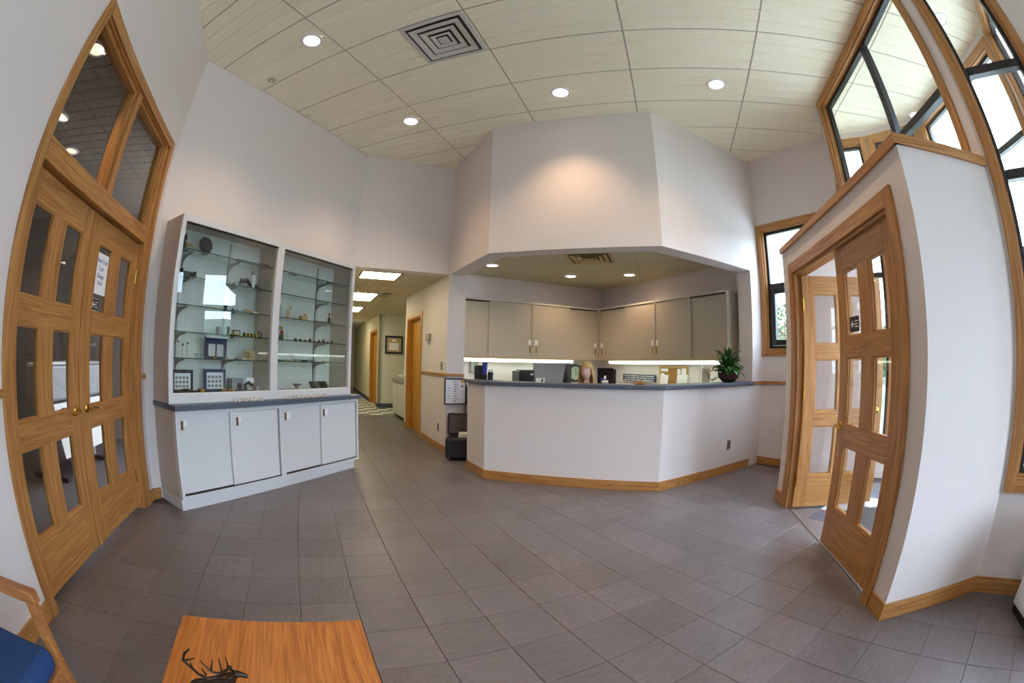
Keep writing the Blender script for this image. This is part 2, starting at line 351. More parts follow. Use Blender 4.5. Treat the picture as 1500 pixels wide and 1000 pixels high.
# ------------------------------------------------------------------ floor
fl = box(-14.5, 4.2, -3.6, 15.5, -0.12, -0.008).build('floor', 'slab'); st(fl, 'slate grey vinyl tile floor laid on the diagonal')
side_floor = st(side(box(-6.2, 1.2, -5.1, -0.13, -0.007, 0.002).build('floor_side_room', 'carpet')))
T = 0.305; U0, VV0 = 1.068, 1.19
def in_room(x, y):
    u, v = x+y, y-x
    if v > 9.2 and not (0.5 < u < 2.9 and v < 14.4 or 2.5 < u < 5.0 and 12.0 < v < 14.4): return False
    if u < -2.25 or x < -3.75 and not (0.6 < u < 2.8): return False
    if u > 7.3 or x > 3.55: return False
    if x > 2.0 and y < 1.7 and u > 4.0: return False
    if y < -1.0: return False
    return True
tile_mb = MB(); h = T/2-0.0012
tile_mb.add([(-h,-h,-0.009),(h,-h,-0.009),(h,h,-0.009),(-h,h,-0.009),(-h,-h,-0.0015),(h,-h,-0.0015),(h,h,-0.0015),(-h,h,-0.0015),
             (-h+.002,-h+.002,0),(h-.002,-h+.002,0),(h-.002,h-.002,0),(-h+.002,h-.002,0)],
            [(0,1,5,4),(1,2,6,5),(2,3,7,6),(3,0,4,7),(4,5,9,8),(5,6,10,9),(6,7,11,10),(7,4,8,11),(8,9,10,11)])
tm = tile_mb.mesh('floor_tile', 'floor_tile'); tmb = tile_mb.mesh('floor_tile_blue', 'floor_blue'); tmw = tile_mb.mesh('floor_tile_white', 'floor_white')
tiles = []
for i in range(-16, 34):
    for j in range(-16, 64):
        su, sv = U0+(i+0.5)*T, VV0+(j+0.5)*T
        x, y = (su-sv)*R2, (su+sv)*R2
        if not in_room(x, y): continue
        d = M3.transposed() @ Vector((x, y, -CAM_H)); d.normalize()
        th = math.acos(max(-1, min(1, -d.z))); rr = 2*650.986*math.sin(th/2); n = math.hypot(d.x, d.y)
        px, py = 750+rr*d.x/n, 500-rr*d.y/n
        seen = -20 < px < 1520 and py < 1015 and -d.z > -0.1
        vest = x > 1.50 and y < 4.15 and (y > 1.85)
        cell = tmb if not vest else (tmw if (i+j) % 3 == 0 and x > 1.75 else tmb)
        mesh = cell if vest else tm
        size = 1.0/math.hypot(x, y)**2 if seen else 0
        hidden = (y-x > 4.5 and y > 4.5 and x+y > 2.7 and y-x < 9.2) or x < -3.34 and x+y < 0.7
        tiles.append((0 if hidden else size, x, y, mesh, px, py))
tiles.sort(key=lambda t: -t[0])
for k, (sz, x, y, mesh, px, py) in enumerate(tiles[:298]):
    link_copy(mesh, 'floor_tile', (x, y, 0), 45 + random.choice((0, 0, 90, 180)), fl)
rest = MB()
for sz, x, y, mesh, px, py in tiles[298:]:
    o0 = len(rest.v); rest.cur = 0 if mesh is tm else (1 if mesh is tmb else 2)
    rest.add(tile_mb.v, tile_mb.f); rest.xf(Matrix.Translation((x, y, 0)) @ Matrix.Rotation(math.radians(45), 4, 'Z'), o0)
ro = rest.build('floor_tiling', ['floor_tile', 'floor_blue', 'floor_white'], fl); ro['kind'] = 'stuff'
fc = MB().prism([(0, 0), (2.2, 0), (2.2, 9), (0, 9)], -0.008, 0.0).build('corridor_floor', 'far_checker', fl)
place(fc, (hp(0.74, 14.45)[0], hp(0.74, 14.45)[1], 0), 45, fl)

# ------------------------------------------------------------------ ceilings of lay-in tiles
def clip(poly, a, b, c):          # keep a*x+b*y <= c
    out = []
    for i in range(len(poly)):
        p, q = poly[i], poly[(i+1) % len(poly)]; dp = a*p[0]+b*p[1]-c; dq = a*q[0]+b*q[1]-c
        if dp <= 0: out.append(p)
        if dp*dq < 0:
            t = dp/(dp-dq); out.append(tuple(p[k]+t*(q[k]-p[k]) for k in range(3)))
    return out
def tile_field(parent, name, regions, xs, ys, z, groove, mat, gmat, bounds, g=0.012, gv=None, bar=0.008):
    """lay-in tiles on a grid; regions = convex pieces as half-plane lists; real grooves cut in each tile"""
    bars = MB()
    def put(mb, faces):
        for f in faces:
            for reg in regions:
                p = f
                for hpl in reg:
                    p = clip(p, *hpl)
                    if len(p) < 3: break
                if len(p) >= 3: mb.add(p, [tuple(range(len(p)))])
    for i in range(len(xs)-1):
        for j in range(len(ys)-1):
            x0, x1, y0, y1 = xs[i]+bar, xs[i+1]-bar, ys[j]+bar, ys[j+1]-bar
            fs = []
            n = groove; m = gv or 1
            dy = (y1-y0)/n; dx = (x1-x0)/m
            for a in range(m):
                for b in range(n):
                    gx0 = 0 if a == 0 else g; gx1 = 0 if a == m-1 else g; gy0 = 0 if b == 0 else g; gy1 = 0 if b == n-1 else g
                    X0, X1, Y0, Y1 = x0+a*dx, x0+(a+1)*dx, y0+b*dy, y0+(b+1)*dy
                    q = [(X0+gx0, Y0+gy0, z), (X1-gx1, Y0+gy0, z), (X1-gx1, Y1-gy1, z), (X0+gx0, Y1-gy1, z)]; fs.append(q)
                    d = z+0.012
                    if gy0: fs.append([(X0, Y0, d), (X1, Y0, d), q[1], q[0]])
                    if gy1: fs.append([q[3], q[2], (X1, Y1, d), (X0, Y1, d)])
                    if gx0: fs.append([(X0, Y0, d), q[0], q[3], (X0, Y1, d)])
                    if gx1: fs.append([q[1], (X1, Y0, d), (X1, Y1, d), q[2]])
            fs.append([(x0, y0, z), (x0, y0, z+.02), (x1, y0, z+.02), (x1, y0, z)]); fs.append([(x0, y1, z), (x1, y1, z), (x1, y1, z+.02), (x0, y1, z+.02)])
            fs.append([(x0, y0, z), (x0, y1, z), (x0, y1, z+.02), (x0, y0, z+.02)]); fs.append([(x1, y0, z), (x1, y0, z+.02), (x1, y1, z+.02), (x1, y1, z)])
            mb = MB(); put(mb, fs)
            if mb.f: mb.build(name, mat, parent)
    x_lo, x_hi, y_lo, y_hi = bounds
    for x in xs: put(bars, [[(x-bar, y_lo, z+0.004), (x+bar, y_lo, z+0.004), (x+bar, y_hi, z+0.004), (x-bar, y_hi, z+0.004)]])
    for y in ys: put(bars, [[(x_lo, y-bar, z+0.0045), (x_hi, y-bar, z+0.0045), (x_hi, y+bar, z+0.0045), (x_lo, y+bar, z+0.0045)]])
    return bars.build(name.replace('tile', 'grid'), gmat, parent)
def halves(*hs): return list(hs)
base = [(-1, -1, 2.2), (-1, 0, 3.735), (-1, 1, 8.21), (1, 1, 7.25), (0, -1, 3.0)]
right = [(1, 0, 2.10)]
regs = [base+[(0, 1, 4.45), (0, -1, -1.79)]+right, base+[(0, 1, 1.79), (1, 1, 3.91), (1, 0, 3.9)],
        base+[(0, -1, -4.45), (1, 1, 2.63)], base+[(0, -1, -4.45), (-1, -1, -2.63), (-1, 1, 4.38), (1, 0, 2.38)]]
roof = MB().prism([(-3.9, 1.5), (-3.9, 4.6), (-3.3, 9.6), (-0.8, 8.7), (1.6, 6.2), (2.5, 5.1), (3.1, 4.9), (3.75, 4.2), (3.75, 1.9), (3.2, 1.4), (4.1, 0.1), (4.1, -2.0), (2.8, -3.2), (0.7, -3.2), (-1.1, -1.4)], ZC+0.03, ZC+0.25)
ce = roof.build('ceiling', 'white'); st(ce, 'high ceiling of grooved cream tiles')
xs = [-2.514+1.22*k for k in range(-1, 6)]; ys = [1.766+0.61*k for k in range(-8, 8)]
xs_main = xs
tile_field(ce, 'ceiling_tile', regs, xs, ys, ZC, 4, 'tile_white', 'tile_grid', (-4, 4, -3.1, 6))
entry_reg = [[(1, 1, 7.5), (1, 0, 3.5), (-1, 0, -2.16), (1, -1, 1.42), (-1, -1, -3.99)]]
ent = box(2.1, 3.6, 1.1, 4.9, ZC+0.012, ZC+0.03).build('ceiling_entry', 'white'); st(ent, 'cream ceiling of the glazed entry')
tile_field(ent, 'entry_ceiling_tile', entry_reg, xs, ys, ZC-0.005, 4, 'tile_white', 'tile_grid', (2, 4, 1, 5))
rc = MB().prism([(-3.2, 6.15), (-1.04, 8.29), (1.2, 6.05), (0.0, 4.7), (-1.75, 4.7)], 2.72, 2.78).build('ceiling_reception', 'white'); st(rc, 'tan tiled ceiling over the reception desk')
tile_field(rc, 'reception_ceiling_tile', [[(-1, -1, -2.98), (1, 1, 7.25), (-1, 1, 9.33), (1, -1, -4.70), (0, -1, -4.67)]],
           [-1.5+1.22*k for k in range(-2, 4)], [4.65+0.61*k for k in range(0, 7)], 2.68, 4, 'tile_tan', 'tile_grid', (-4, 2, 4, 9))
# hall: frame with x = across (u), y = along (v)
hc = box(0, 1.4, 0, 12.6, 2.53, 2.6).box(1.4, 3.1, 2.75, 6.2, 2.53, 2.6).build('ceiling_hall', 'white'); st(hc, 'low tiled ceiling of the hallway')
HO = hp(0.74, 8.21); place(hc, (HO[0]+0.14*-R2, HO[1]+0.14*R2, 0), 45)
tile_field(hc, 'hall_ceiling_tile', [[(-1, 0, 0), (1, 0, 1.335), (0, -1, 0)], [(-1, 0, -1.335), (1, 0, 3.02), (0, -1, -2.70), (0, 1, 5.9)]], [0.0+0.61*k for k in range(0, 6)], [0.0+0.61*k for k in range(0, 14)], 2.50, 4, 'tile_tan', 'tile_grid', (0, 3.1, 0, 8), gv=4)
# side room ceiling
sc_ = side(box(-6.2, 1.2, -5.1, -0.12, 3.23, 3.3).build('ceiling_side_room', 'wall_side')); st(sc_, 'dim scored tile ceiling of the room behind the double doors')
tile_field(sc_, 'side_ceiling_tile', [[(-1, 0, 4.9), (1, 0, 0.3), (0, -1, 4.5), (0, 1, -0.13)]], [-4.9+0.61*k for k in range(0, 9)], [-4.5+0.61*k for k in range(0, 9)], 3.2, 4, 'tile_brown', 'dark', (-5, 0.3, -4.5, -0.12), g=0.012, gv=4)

# ------------------------------------------------------------------ skirting and rails
BB = (0.0, 0.10)
def sd(s): return s-DOOR_S0
run_trim('baseboard_left', C0, C1, *BB, a=0.0, b=sd(1.615)); run_trim('baseboard_left_inner', C0, C1, *BB, a=sd(3.606))
run_trim('baseboard_display', C1, C2, *BB, a=0.0, b=0.09)
run_trim('baseboard_hall', q0, q1, *BB, a=hs(10.16), b=hs(HV0)+0.014); run_trim('baseboard_hall_inner', q0, q1, *BB, b=hs(11.80))
run_trim('baseboard_pier', hp(2.625, 8.21), hp(2.985, 8.21), *BB, label='oak skirting around the hallway pier')
run_trim('baseboard_right_diagonal', C6, P1, *BB)
run_trim('baseboard_vestibule', V0, V1, *BB, a=2.235, b=VL+0.014); run_trim('baseboard_vestibule_end', V1, P3, *BB)
run_trim('baseboard_vestibule_left', V0, V1, *BB, a=-0.014, b=0.21)
run_trim('baseboard_right_near', P3, P5, *BB)
run_trim('baseboard_corridor', hp(2.6, CV), hp(2.6, 16.67), 0, 0.12, mat='base_rubber', a=cs(17.04)); run_trim('baseboard_corridor_far', hp(2.6, CV), hp(2.6, 16.67), 0, 0.12, mat='base_rubber', b=cs(19.0))
run_trim('baseboard_alcove', hp(2.6, 16.67), hp(5.0, 16.67), 0, 0.12, mat='base_rubber')
RL = (1.045, 1.085)
run_trim('trim_1', C0, C1, *RL, th=0.02, a=0.0, b=sd(1.615), label='oak chair rail left of the double doors')
run_trim('trim_2', C0, C1, *RL, th=0.02, a=sd(3.606), label='oak chair rail between door and display case')
run_trim('trim_3', q0, q1, 1.08, 1.12, th=0.02, a=hs(10.16), b=hs(HV0)+0.02, label='oak chair rail on the hallway wall')
run_trim('trim_4', hp(2.625, 8.21), hp(2.985, 8.21), 1.08, 1.12, th=0.02, label='oak chair rail around the hallway pier')
run_trim('trim_5', C6, P1, *RL, th=0.02, label='oak chair rail below the small window')
run_trim('trim_6', JR, C6, *RL, th=0.02, label='short oak rail at the right end of the counter')
st(side(box(-6.2, 1.2, -5.1, -5.08, 1.05, 1.12).build('trim_7', 'oak_x')), 'oak chair rail in the side room')
# pier end of the hall wall gets the same paint as the room
# cap on the vestibule box
def cap(name, p0, p1, a=0.0, b=0.0, label=None):
    L = math.hypot(p1[0]-p0[0], p1[1]-p0[1]); ang = math.degrees(math.atan2(p1[1]-p0[1], p1[0]-p0[0]))
    o = MB().prism([(-0.02 if a else 0, -0.022), (L+b, -0.022), (L, 0.14), (0, 0.14)], 2.345, 2.405).build(name, 'oak_x', bevel=0.004)
    place(o, (p0[0], p0[1], 0), ang); return st(o, label)
cap('trim_8', V0, V1, 0.02, 0.022, 'oak cap along the top of the vestibule wall'); cap('trim_9', V1, P3, 0.02, 0, 'oak cap along the end of the vestibule box')

# ------------------------------------------------------------------ windows
def window(name, p0, p1, s0, s1, z0, z1, vbars=(), hbars=(), casing=0.075, label=None, depth=0.12, sash=None, inner='oak', pane_mat='glass', cas_top=True, cz1=None):
    """oak casing on the room side, oak jamb, dark aluminium frame, glass panes; opening (s0,s1,z0,z1)"""
    ang = math.degrees(math.atan2(p1[1]-p0[1], p1[0]-p0[0]))
    root = st(empty(name, (p0[0], p0[1], 0), ang), label)
    c = casing
    MB().box(s0-c, s0+0.005, -0.022, 0, z0-c, z1+c).build('casing', 'oak_z', root, bevel=0.003)
    MB().box(s1-0.005, s1+c, -0.022, 0, z0-c, z1+c).build('casing', 'oak_z', root, bevel=0.003)
    MB().box(s0+0.005, s1-0.005, -0.022, 0, z1-0.005, z1+c).build('casing', 'oak_x', root, bevel=0.003)
    MB().box(s0+0.005, s1-0.005, -0.022, 0, z0-c, z0+0.005).build('casing', 'oak_x', root, bevel=0.003)
    j = MB(); j.box(s0, s0+0.02, 0, depth*0.45, z0, z1).box(s1-0.02, s1, 0, depth*0.45, z0, z1).box(s0+.02, s1-.02, 0, depth*0.45, z1-0.02, z1).box(s0+.02, s1-.02, 0, depth*0.45, z0, z0+0.02)
    j.build('jamb', 'oak_z', root)
    y0, y1 = depth*0.45, depth*0.95; f = 0.055
    fr = MB(); fr.box(s0, s0+f, y0, y1, z0, z1).box(s1-f, s1, y0, y1, z0, z1).box(s0+f, s1-f, y0, y1, z1-f, z1).box(s0+f, s1-f, y0, y1, z0, z0+f)
    fr.build('frame', 'alu_black', root, bevel=0.004)
    for b in vbars: MB().box(b-0.035, b+0.035, y0-0.01, y1, z0+f, z1-f).build('mullion', 'alu_black', root, bevel=0.004)
    xs = [s0+f]+[v for b in vbars for v in (b-0.035, b+0.035)]+[s1-f]
    for k in range(0, len(xs), 2):
        for b in hbars: MB().box(xs[k], xs[k+1], y0-0.01, y1, b-0.03, b+0.03).build('transom_bar', 'alu_black', root, bevel=0.004)
        zz = [z0+f]+[v for b in hbars for v in (b-0.03, b+0.03)]+[z1-f]
        for m in range(0, len(zz), 2):
            MB().box(xs[k], xs[k+1], (y0+y1)/2-0.003, (y0+y1)/2+0.003, zz[m], zz[m+1]).build('pane', pane_mat, root)
    # outside face casing so that the oak shows from the other side as well
    e = depth; MB().box(s0-c, s0+0.004, e, e+0.02, z0-c, z1+c).box(s1-0.004, s1+c, e, e+0.02, z0-c, z1+c).box(s0, s1, e, e+0.02, z1-.004, z1+c).box(s0, s1, e, e+0.02, z0-c, z0+.004).build('outer_casing', 'oak_z', root)
    return root
wd = window('window_1', C6, P1, WIN_S[0], WIN_S[1], 1.48, 3.06, hbars=(2.31,), label='small oak framed window beside the reception counter')
# opening sash in the lower light of that window
sb = MB(); a0, a1, b0, b1 = WIN_S[0]+0.06, WIN_S[1]-0.06, 1.54, 2.275
sb.box(a0, a0+.07, 0.03, 0.10, b0, b1).box(a1-.07, a1, 0.03, 0.10, b0, b1).box(a0+.07, a1-.07, 0.03, 0.10, b1-.07, b1).box(a0+.07, a1-.07, 0.03, 0.10, b0, b0+.07)
s_ = sb.build('opening_sash', 'alu_black', wd, bevel=0.004); MB().box(a0+.30, a0+.33, 0.0, 0.03, 1.60, 1.72).build('sash_handle', 'black', s_)
window('window_2', P2, P3, 0.09, TL-0.17, 2.42, 4.02, vbars=(P2[1]-2.82,), hbars=(3.0,), label='high oak and black framed window above the vestibule')
window('window_3', P3, P5, 0.10, 0.70, 0.67, 3.98, hbars=(2.30, 3.0), label='tall oak framed window next to the white vestibule wall')
window('window_4', P3, P5, 1.0, 2.4, 0.67, 2.7, vbars=(1.7,), hbars=(2.10,), label='wide window further along the near wall')
window('window_5', P5, P6, 0.12, 1.70, 0.40, 2.6, vbars=(0.9,), hbars=(2.10,))
window('added_window', P6, P7, 0.12, 1.58, 0.40, 2.6, vbars=(0.85,), hbars=(2.10,))  # unseen window, added to bring more daylight onto the vestibule end wall
window('window_6', E1, E2, 0.08, 0.74, 0.30, 3.95, hbars=(2.3, 3.1), label='diagonal window of the glazed entry')
window('window_7', E2, E3, 0.10, 0.92, 0.05, 3.95, hbars=(2.2, 3.1), label='entry front window')
window('window_8', E2, E3, 1.0, 1.82, 0.05, 3.95, hbars=(2.2, 3.1), label='entry front window')
window('window_9', E3, P4, 0.10, 1.0, 0.30, 3.95, hbars=(2.3, 3.1), label='side window of the glazed entry')
window('window_11', P1, P2, 0.09, 0.72, 1.48, 3.06, hbars=(2.31,))
window('window_12', P1, E1, 0.10, 0.52, 0.30, 3.95, hbars=(2.3, 3.1))

# ------------------------------------------------------------------ oak French doors, six panes each
def door_leaf(name, loc, rz, mirror, label, handle=True, sign=False):
    """hinge at x=0, leaf to x=0.865, room side is -y; mirror flips left/right"""
    root = st(empty(name, loc, rz), label); W, H, D = 0.865, 2.08, 0.042
    X = (lambda a, b: (W-b, W-a)) if mirror else (lambda a, b: (a, b))
    cols = [(0.115, 0.345), (0.515, 0.745)]; rows = [(0.305, 0.745), (0.885, 1.335), (1.475, 1.915)]
    for a, b in ((0, 0.115), (0.745, W)):
        p, q = X(a, b); box(p, q, -D/2, D/2, 0, H).build('stile', 'oak_z', root, bevel=0.003)
    zs = [0, rows[0][0], rows[0][1], rows[1][0], rows[1][1], rows[2][0], rows[2][1], H]
    for k in (0, 2, 4, 6):
        p, q = X(0.115, 0.745); box(p, q, -D/2, D/2, zs[k], zs[k+1]).build('rail', 'oak_x', root, bevel=0.003)
    for r in rows:
        p, q = X(0.345, 0.515); box(p, q, -D/2, D/2, r[0], r[1]).build('muntin', 'oak_z', root, bevel=0.003)
        for c in cols:
            p, q = X(*c); box(p, q, -0.003, 0.003, r[0], r[1]).build('pane', 'door_glass', root)
            b = MB(); t = 0.009
            for sgn in (-1, 1):
                y0, y1 = (0.003*sgn, 0.014*sgn)
                b.box(p, p+t, y0, y1, r[0], r[1]).box(q-t, q, y0, y1, r[0], r[1]).box(p+t, q-t, y0, y1, r[0], r[0]+t).box(p+t, q-t, y0, y1, r[1]-t, r[1])
            b.build('glazing_bead', 'oak_z', root)
    if handle:
        for sgn in (-1, 1):
            hx = X(0.805, 0.805)[0]; dr = -1 if not mirror else 1
            hb = MB(); Rx = Matrix.Rotation(math.radians(90), 4, 'X')
            hb.lathe([(0.031, 0), (0.031, 0.004), (0.026, 0.010), (0.013, 0.014), (0.011, 0.045), (0.0105, 0.05)], 16)
            hb.xf(Matrix.Translation((hx, sgn*D/2, 0.875)) @ Matrix.Rotation(math.radians(-90*sgn), 4, 'X'))
            hb.tube([(hx, sgn*(D/2+0.047), 0.875), (hx+dr*0.03, sgn*(D/2+0.052), 0.877), (hx+dr*0.07, sgn*(D/2+0.05), 0.874), (hx+dr*0.11, sgn*(D/2+0.046), 0.868)], [0.011, 0.0105, 0.0095, 0.008], 10)
            ho = hb.build('lever_handle', 'brass', root, smooth=True); ho['label'] = 'brass lever handle'
    for z in (0.25, 1.05, 1.82):
        hx = X(0.0, 0.0)[0]
        hg = MB().tube([(hx, -D/2-0.006, z-0.05), (hx, -D/2-0.006, z+0.05)], 0.007, 10).box(hx-0.004, hx+0.002, -D/2, D/2, z-0.06, z+0.06)
        hg.build('hinge', 'brass', root)
    return root, X
ND = Vector((R2, R2, 0))                     # into the room from the door wall
def dpt(s, off):                             # point on the door wall at coordinate s, off metres into the room
    b = Vector((-1.1, -1.1, 0)) + Vector((-R2, R2, 0))*s + ND*off; return b
# frame x axis runs towards +s, so room side (ND) must be local -y: angle of (-1,1) is 135 deg, left of it is (-1,-1) = local +y
pl = dpt(1.69, -0.07); d1, X1 = door_leaf('door_1', (pl.x, pl.y, 0.028), 135, False, 'left oak leaf of the double doors, six clear panes')
pr = dpt(2.60, -0.07); d2, X2 = door_leaf('door_2', (pr.x, pr.y, 0.028), 135, True, 'right oak leaf of the double doors with a paper sign')
box(0.862, 0.905, -0.03, 0.018, 0.0, 2.08).build('astragal', 'oak_z', d1)
# notice and sticker on the upper left pane of the right leaf
x0 = 0.118
pp = box(x0, x0+0.215, -0.0045, -0.0032, 1.596, 1.866).build('paper_notice', 'paper', d2); pp['label'] = 'white paper notice taped inside the glass'
for k, (t, zz) in enumerate((('Metal Craft', 1.815), ('Tool', 1.765), ('Design', 1.715), ('Area', 1.672))):
    text_mesh('lettering', t, 0.040, 'blue', pp, (x0+0.105, -0.0052, zz), (math.radians(90), 0, 0))
sk = box(x0+0.002, x0+0.125, -0.0045, -0.0032, 1.482, 1.57).build('door_sticker', 'black', d2); sk['label'] = 'small black sticker with a white arrow'
am = MB(); yk = -0.005
am.add([(x0+.015, yk, 1.526), (x0+.04, yk, 1.55), (x0+.04, yk, 1.533), (x0+.06, yk, 1.533), (x0+.06, yk, 1.519), (x0+.04, yk, 1.519), (x0+.04, yk, 1.502)], [(0, 1, 2, 3, 4, 5, 6)])
am.box(x0+.008, x0+.12, yk, yk+.0004, 1.563, 1.566).box(x0+.008, x0+.12, yk, yk+.0004, 1.487, 1.49)
for q, (aa, bb) in enumerate(((0.066, 0.112), (0.066, 0.10), (0.066, 0.116))): am.box(x0+aa, x0+bb, yk, yk+.0004, 1.54-q*0.016, 1.546-q*0.016)
am.build('arrow_print', 'white', sk)
# frame of the double doors with its transom
fr = st(empty('trim_10', (dpt(0, 0).x, dpt(0, 0).y, 0), 135), 'oak frame around the double doors and transom')
a, b = 1.615, 3.606
box(a, a+0.075, -0.022, 0.0, 0, 3.07).build('casing', 'oak_z', fr, bevel=0.003); box(b-0.075, b, -0.022, 0.0, 0, 3.07).build('casing', 'oak_z', fr, bevel=0.003)
box(a+.075, b-.075, -0.022, 0.0, 2.995, 3.07).build('casing', 'oak_x', fr, bevel=0.003)
box(1.645, 1.688, 0.0, 0.115, 0, 3.03).build('jamb', 'oak_z', fr); box(3.468, 3.575, 0.0, 0.115, 0, 3.03).build('jamb', 'oak_z', fr)
box(1.688, 3.468, 0.0, 0.115, 2.985, 3.03).build('head', 'oak_x', fr)
box(1.688, 3.468, -0.015, 0.115, 2.115, 2.235).build('transom_rail', 'oak_x', fr, bevel=0.004)
box(2.555, 2.635, -0.01, 0.115, 2.235, 2.985).build('mullion', 'oak_z', fr, bevel=0.004)
bd = MB()
for (p, q) in ((1.688, 2.555), (2.635, 3.468)):
    for yy, t in ((0.02, 0.03), (0.05, 0.018)):
        bd.box(p, p+t, yy, 0.1, 2.235, 2.985).box(q-t, q, yy, 0.1, 2.235, 2.985).box(p+t, q-t, yy, 0.1, 2.985-t, 2.985).box(p+t, q-t, yy, 0.1, 2.235, 2.235+t*0.5)
    box(p+.03, q-.03, 0.066, 0.072, 2.25, 2.955).build('transom_pane', 'door_glass', fr)
bd.build('glazing_stop', 'oak_z', fr)
# vestibule doors: wall frame runs V0->V1, room side is local -y
va = math.degrees(math.atan2(V1[1]-V0[1], V1[0]-V0[0]))
def vp(s, y): c, s_ = math.cos(math.radians(va)), math.sin(math.radians(va)); return (V0[0]+s*c-y*s_, V0[1]+s*s_+y*c)
q_ = vp(2.10-0.865, 0.045); d3, X3 = door_leaf('door_3', (q_[0], q_[1], 0.02), va, True, 'closed oak leaf of the vestibule doors with a black sticker')
q_ = vp(0.366, 0.055); d4, X4 = door_leaf('door_4', (q_[0], q_[1], 0.02), va+86, False, 'open oak leaf of the vestibule doors swung into the entry')
d3.scale.z = 0.983; d4.scale.z = 0.983
x3 = 0.118+0.035
sk2 = box(x3, x3+0.15, -0.0045, -0.0032, 1.50, 1.60).build('door_sticker', 'black', d3); sk2['label'] = 'small black sticker with a white arrow'
am = MB(); am.add([(x3+.015, yk, 1.55), (x3+.045, yk, 1.58), (x3+.045, yk, 1.558), (x3+.07, yk, 1.558), (x3+.07, yk, 1.542), (x3+.045, yk, 1.542), (x3+.045, yk, 1.52)], [(0, 1, 2, 3, 4, 5, 6)])
for q, (aa, bb) in enumerate(((0.08, 0.13), (0.08, 0.12), (0.08, 0.135))): am.box(x3+aa, x3+bb, yk, yk+.0004, 1.565-q*0.018, 1.572-q*0.018)
am.build('arrow_print', 'white', sk2)
fv = st(empty('trim_11', (V0[0], V0[1], 0), va), 'oak frame of the vestibule doors')
a, b = VS0-0.085, VS1+0.085
box(a, a+0.09, -0.022, 0, 0, 2.19).build('casing', 'oak_z', fv, bevel=0.003); box(b-0.09, b, -0.022, 0, 0, 2.19).build('casing', 'oak_z', fv, bevel=0.003)
box(a+.09, b-.09, -0.022, 0, 2.095, 2.19).build('casing', 'oak_x', fv, bevel=0.003)
box(VS0, VS0+0.035, 0, 0.12, 0, 2.1).build('jamb', 'oak_z', fv); box(VS1-0.04, VS1, 0, 0.12, 0, 2.1).build('jamb', 'oak_z', fv); box(VS0+.035, VS1-.04, 0, 0.12, 2.072, 2.1).build('head', 'oak_x', fv)
box(VS0+.035, VS1-.04, 0.03, 0.075, 0.0, 0.005).build('threshold', 'steel', fv)
# hall doors
def flush_door(name, p, ang, w_, label):
    root = st(empty(name, p, ang), label)
    box(0.02, w_-0.02, 0.09, 0.13, 0.005, 2.03).build('leaf', 'amber_z', root)
    box(-0.07, 0.0, -0.018, 0, 0, 2.12).build('casing', 'amber_z', root, bevel=0.003); box(w_, w_+0.07, -0.018, 0, 0, 2.12).build('casing', 'amber_z', root, bevel=0.003)
    box(0, w_, -0.018, 0, 2.05, 2.12).build('casing', 'amber_z', root, bevel=0.003)
    box(0, 0.02, 0, 0.2, 0, 2.05).build('jamb', 'amber_z', root); box(w_-0.02, w_, 0, 0.2, 0, 2.05).build('jamb', 'amber_z', root); box(0.02, w_-.02, 0, 0.2, 2.035, 2.055).build('jamb', 'amber_z', root)
    hb = MB().tube([(0.08, 0.09, 0.95), (0.08, 0.045, 0.95), (0.18, 0.04, 0.95)], 0.009, 8); hb.build('lever_handle', 'brass', root, smooth=True)
    return root
hpa = hp(2.625, 11.68); flush_door('door_5', (hpa[0], hpa[1], 0), -45, (11.68-10.27)*R2, 'amber flush door in the hallway wall')
hpb = hp(2.6, 18.9); flush_door('door_6', (hpb[0], hpb[1], 0), -45, (18.9-17.15)*R2, 'distant amber door along the far corridor')

# ------------------------------------------------------------------ reception counter (half wall and worktop)
K = [(-2.20, 4.83), C4, C5, (1.262, 5.642)]
def offset_poly(path, d):     # offset to the left of the path
    out = []
    for i, p in enumerate(path):
        ns = []
        if i > 0: a = Vector((path[i][0]-path[i-1][0], path[i][1]-path[i-1][1])).normalized(); ns.append(Vector((-a.y, a.x)))
        if i < len(path)-1: a = Vector((path[i+1][0]-path[i][0], path[i+1][1]-path[i][1])).normalized(); ns.append(Vector((-a.y, a.x)))
        n = sum(ns, Vector((0, 0))); n.normalize(); n = n/ n.dot(ns[0])
        out.append((p[0]+n.x*d, p[1]+n.y*d))
    return out
def band(path, d0, d1, z0, z1):
    A = offset_poly(path, d0); B = offset_poly(path, d1); m = MB()
    for i in range(len(path)-1): m.prism([A[i], A[i+1], B[i+1], B[i]], z0, z1)
    return m
st(band([C3, C4, C5, JR], 0.0, 0.22, ZS, ZC+0.1).build('wall_soffit', 'wall'), 'pale three-sided header over the reception counter')
st(band(K, 0.0, 0.13, 0, 1.04).build('wall_counter', 'wall'), 'pale three-sided half wall of the reception counter')
cb = st(band(K, -0.014, 0.0, 0, 0.10).build('baseboard_counter', 'oak_x', bevel=0.003), 'oak skirting around the reception counter')
KT = [(-2.23, 4.86), C4, C5, (1.262, 5.642)]
wt = band(KT, -0.035, 0.30, 1.041, 1.083).build('counter_worktop', 'worktop', bevel=0.006)
tag(wt, 'slate blue laminate worktop along the reception counter', 'worktop')
def plate(name, p, ang, z, wd_, hg, mat, label, cat, kind='outlet', group=None):
    root = thing(name, label, cat, (p[0], p[1], z), ang, group)
    MB().box(-wd_/2, wd_/2, -0.008, 0, -hg/2, hg/2).build('cover_plate', mat, root, bevel=0.002)
    if kind == 'outlet':
        for dz in (-0.02, 0.02): MB().box(-0.014, 0.014, -0.011, -0.007, dz-0.012, dz+0.012).build('socket', 'dark', root)
    else: MB().box(-0.008, 0.008, -0.016, -0.007, -0.012, 0.012).build('toggle', 'dark', root)
    return root
plate('wall_outlet', (0.918, 5.298), 45, 0.345, 0.07, 0.115, 'steel', 'steel outlet plate low on the right face of the counter', 'outlet')
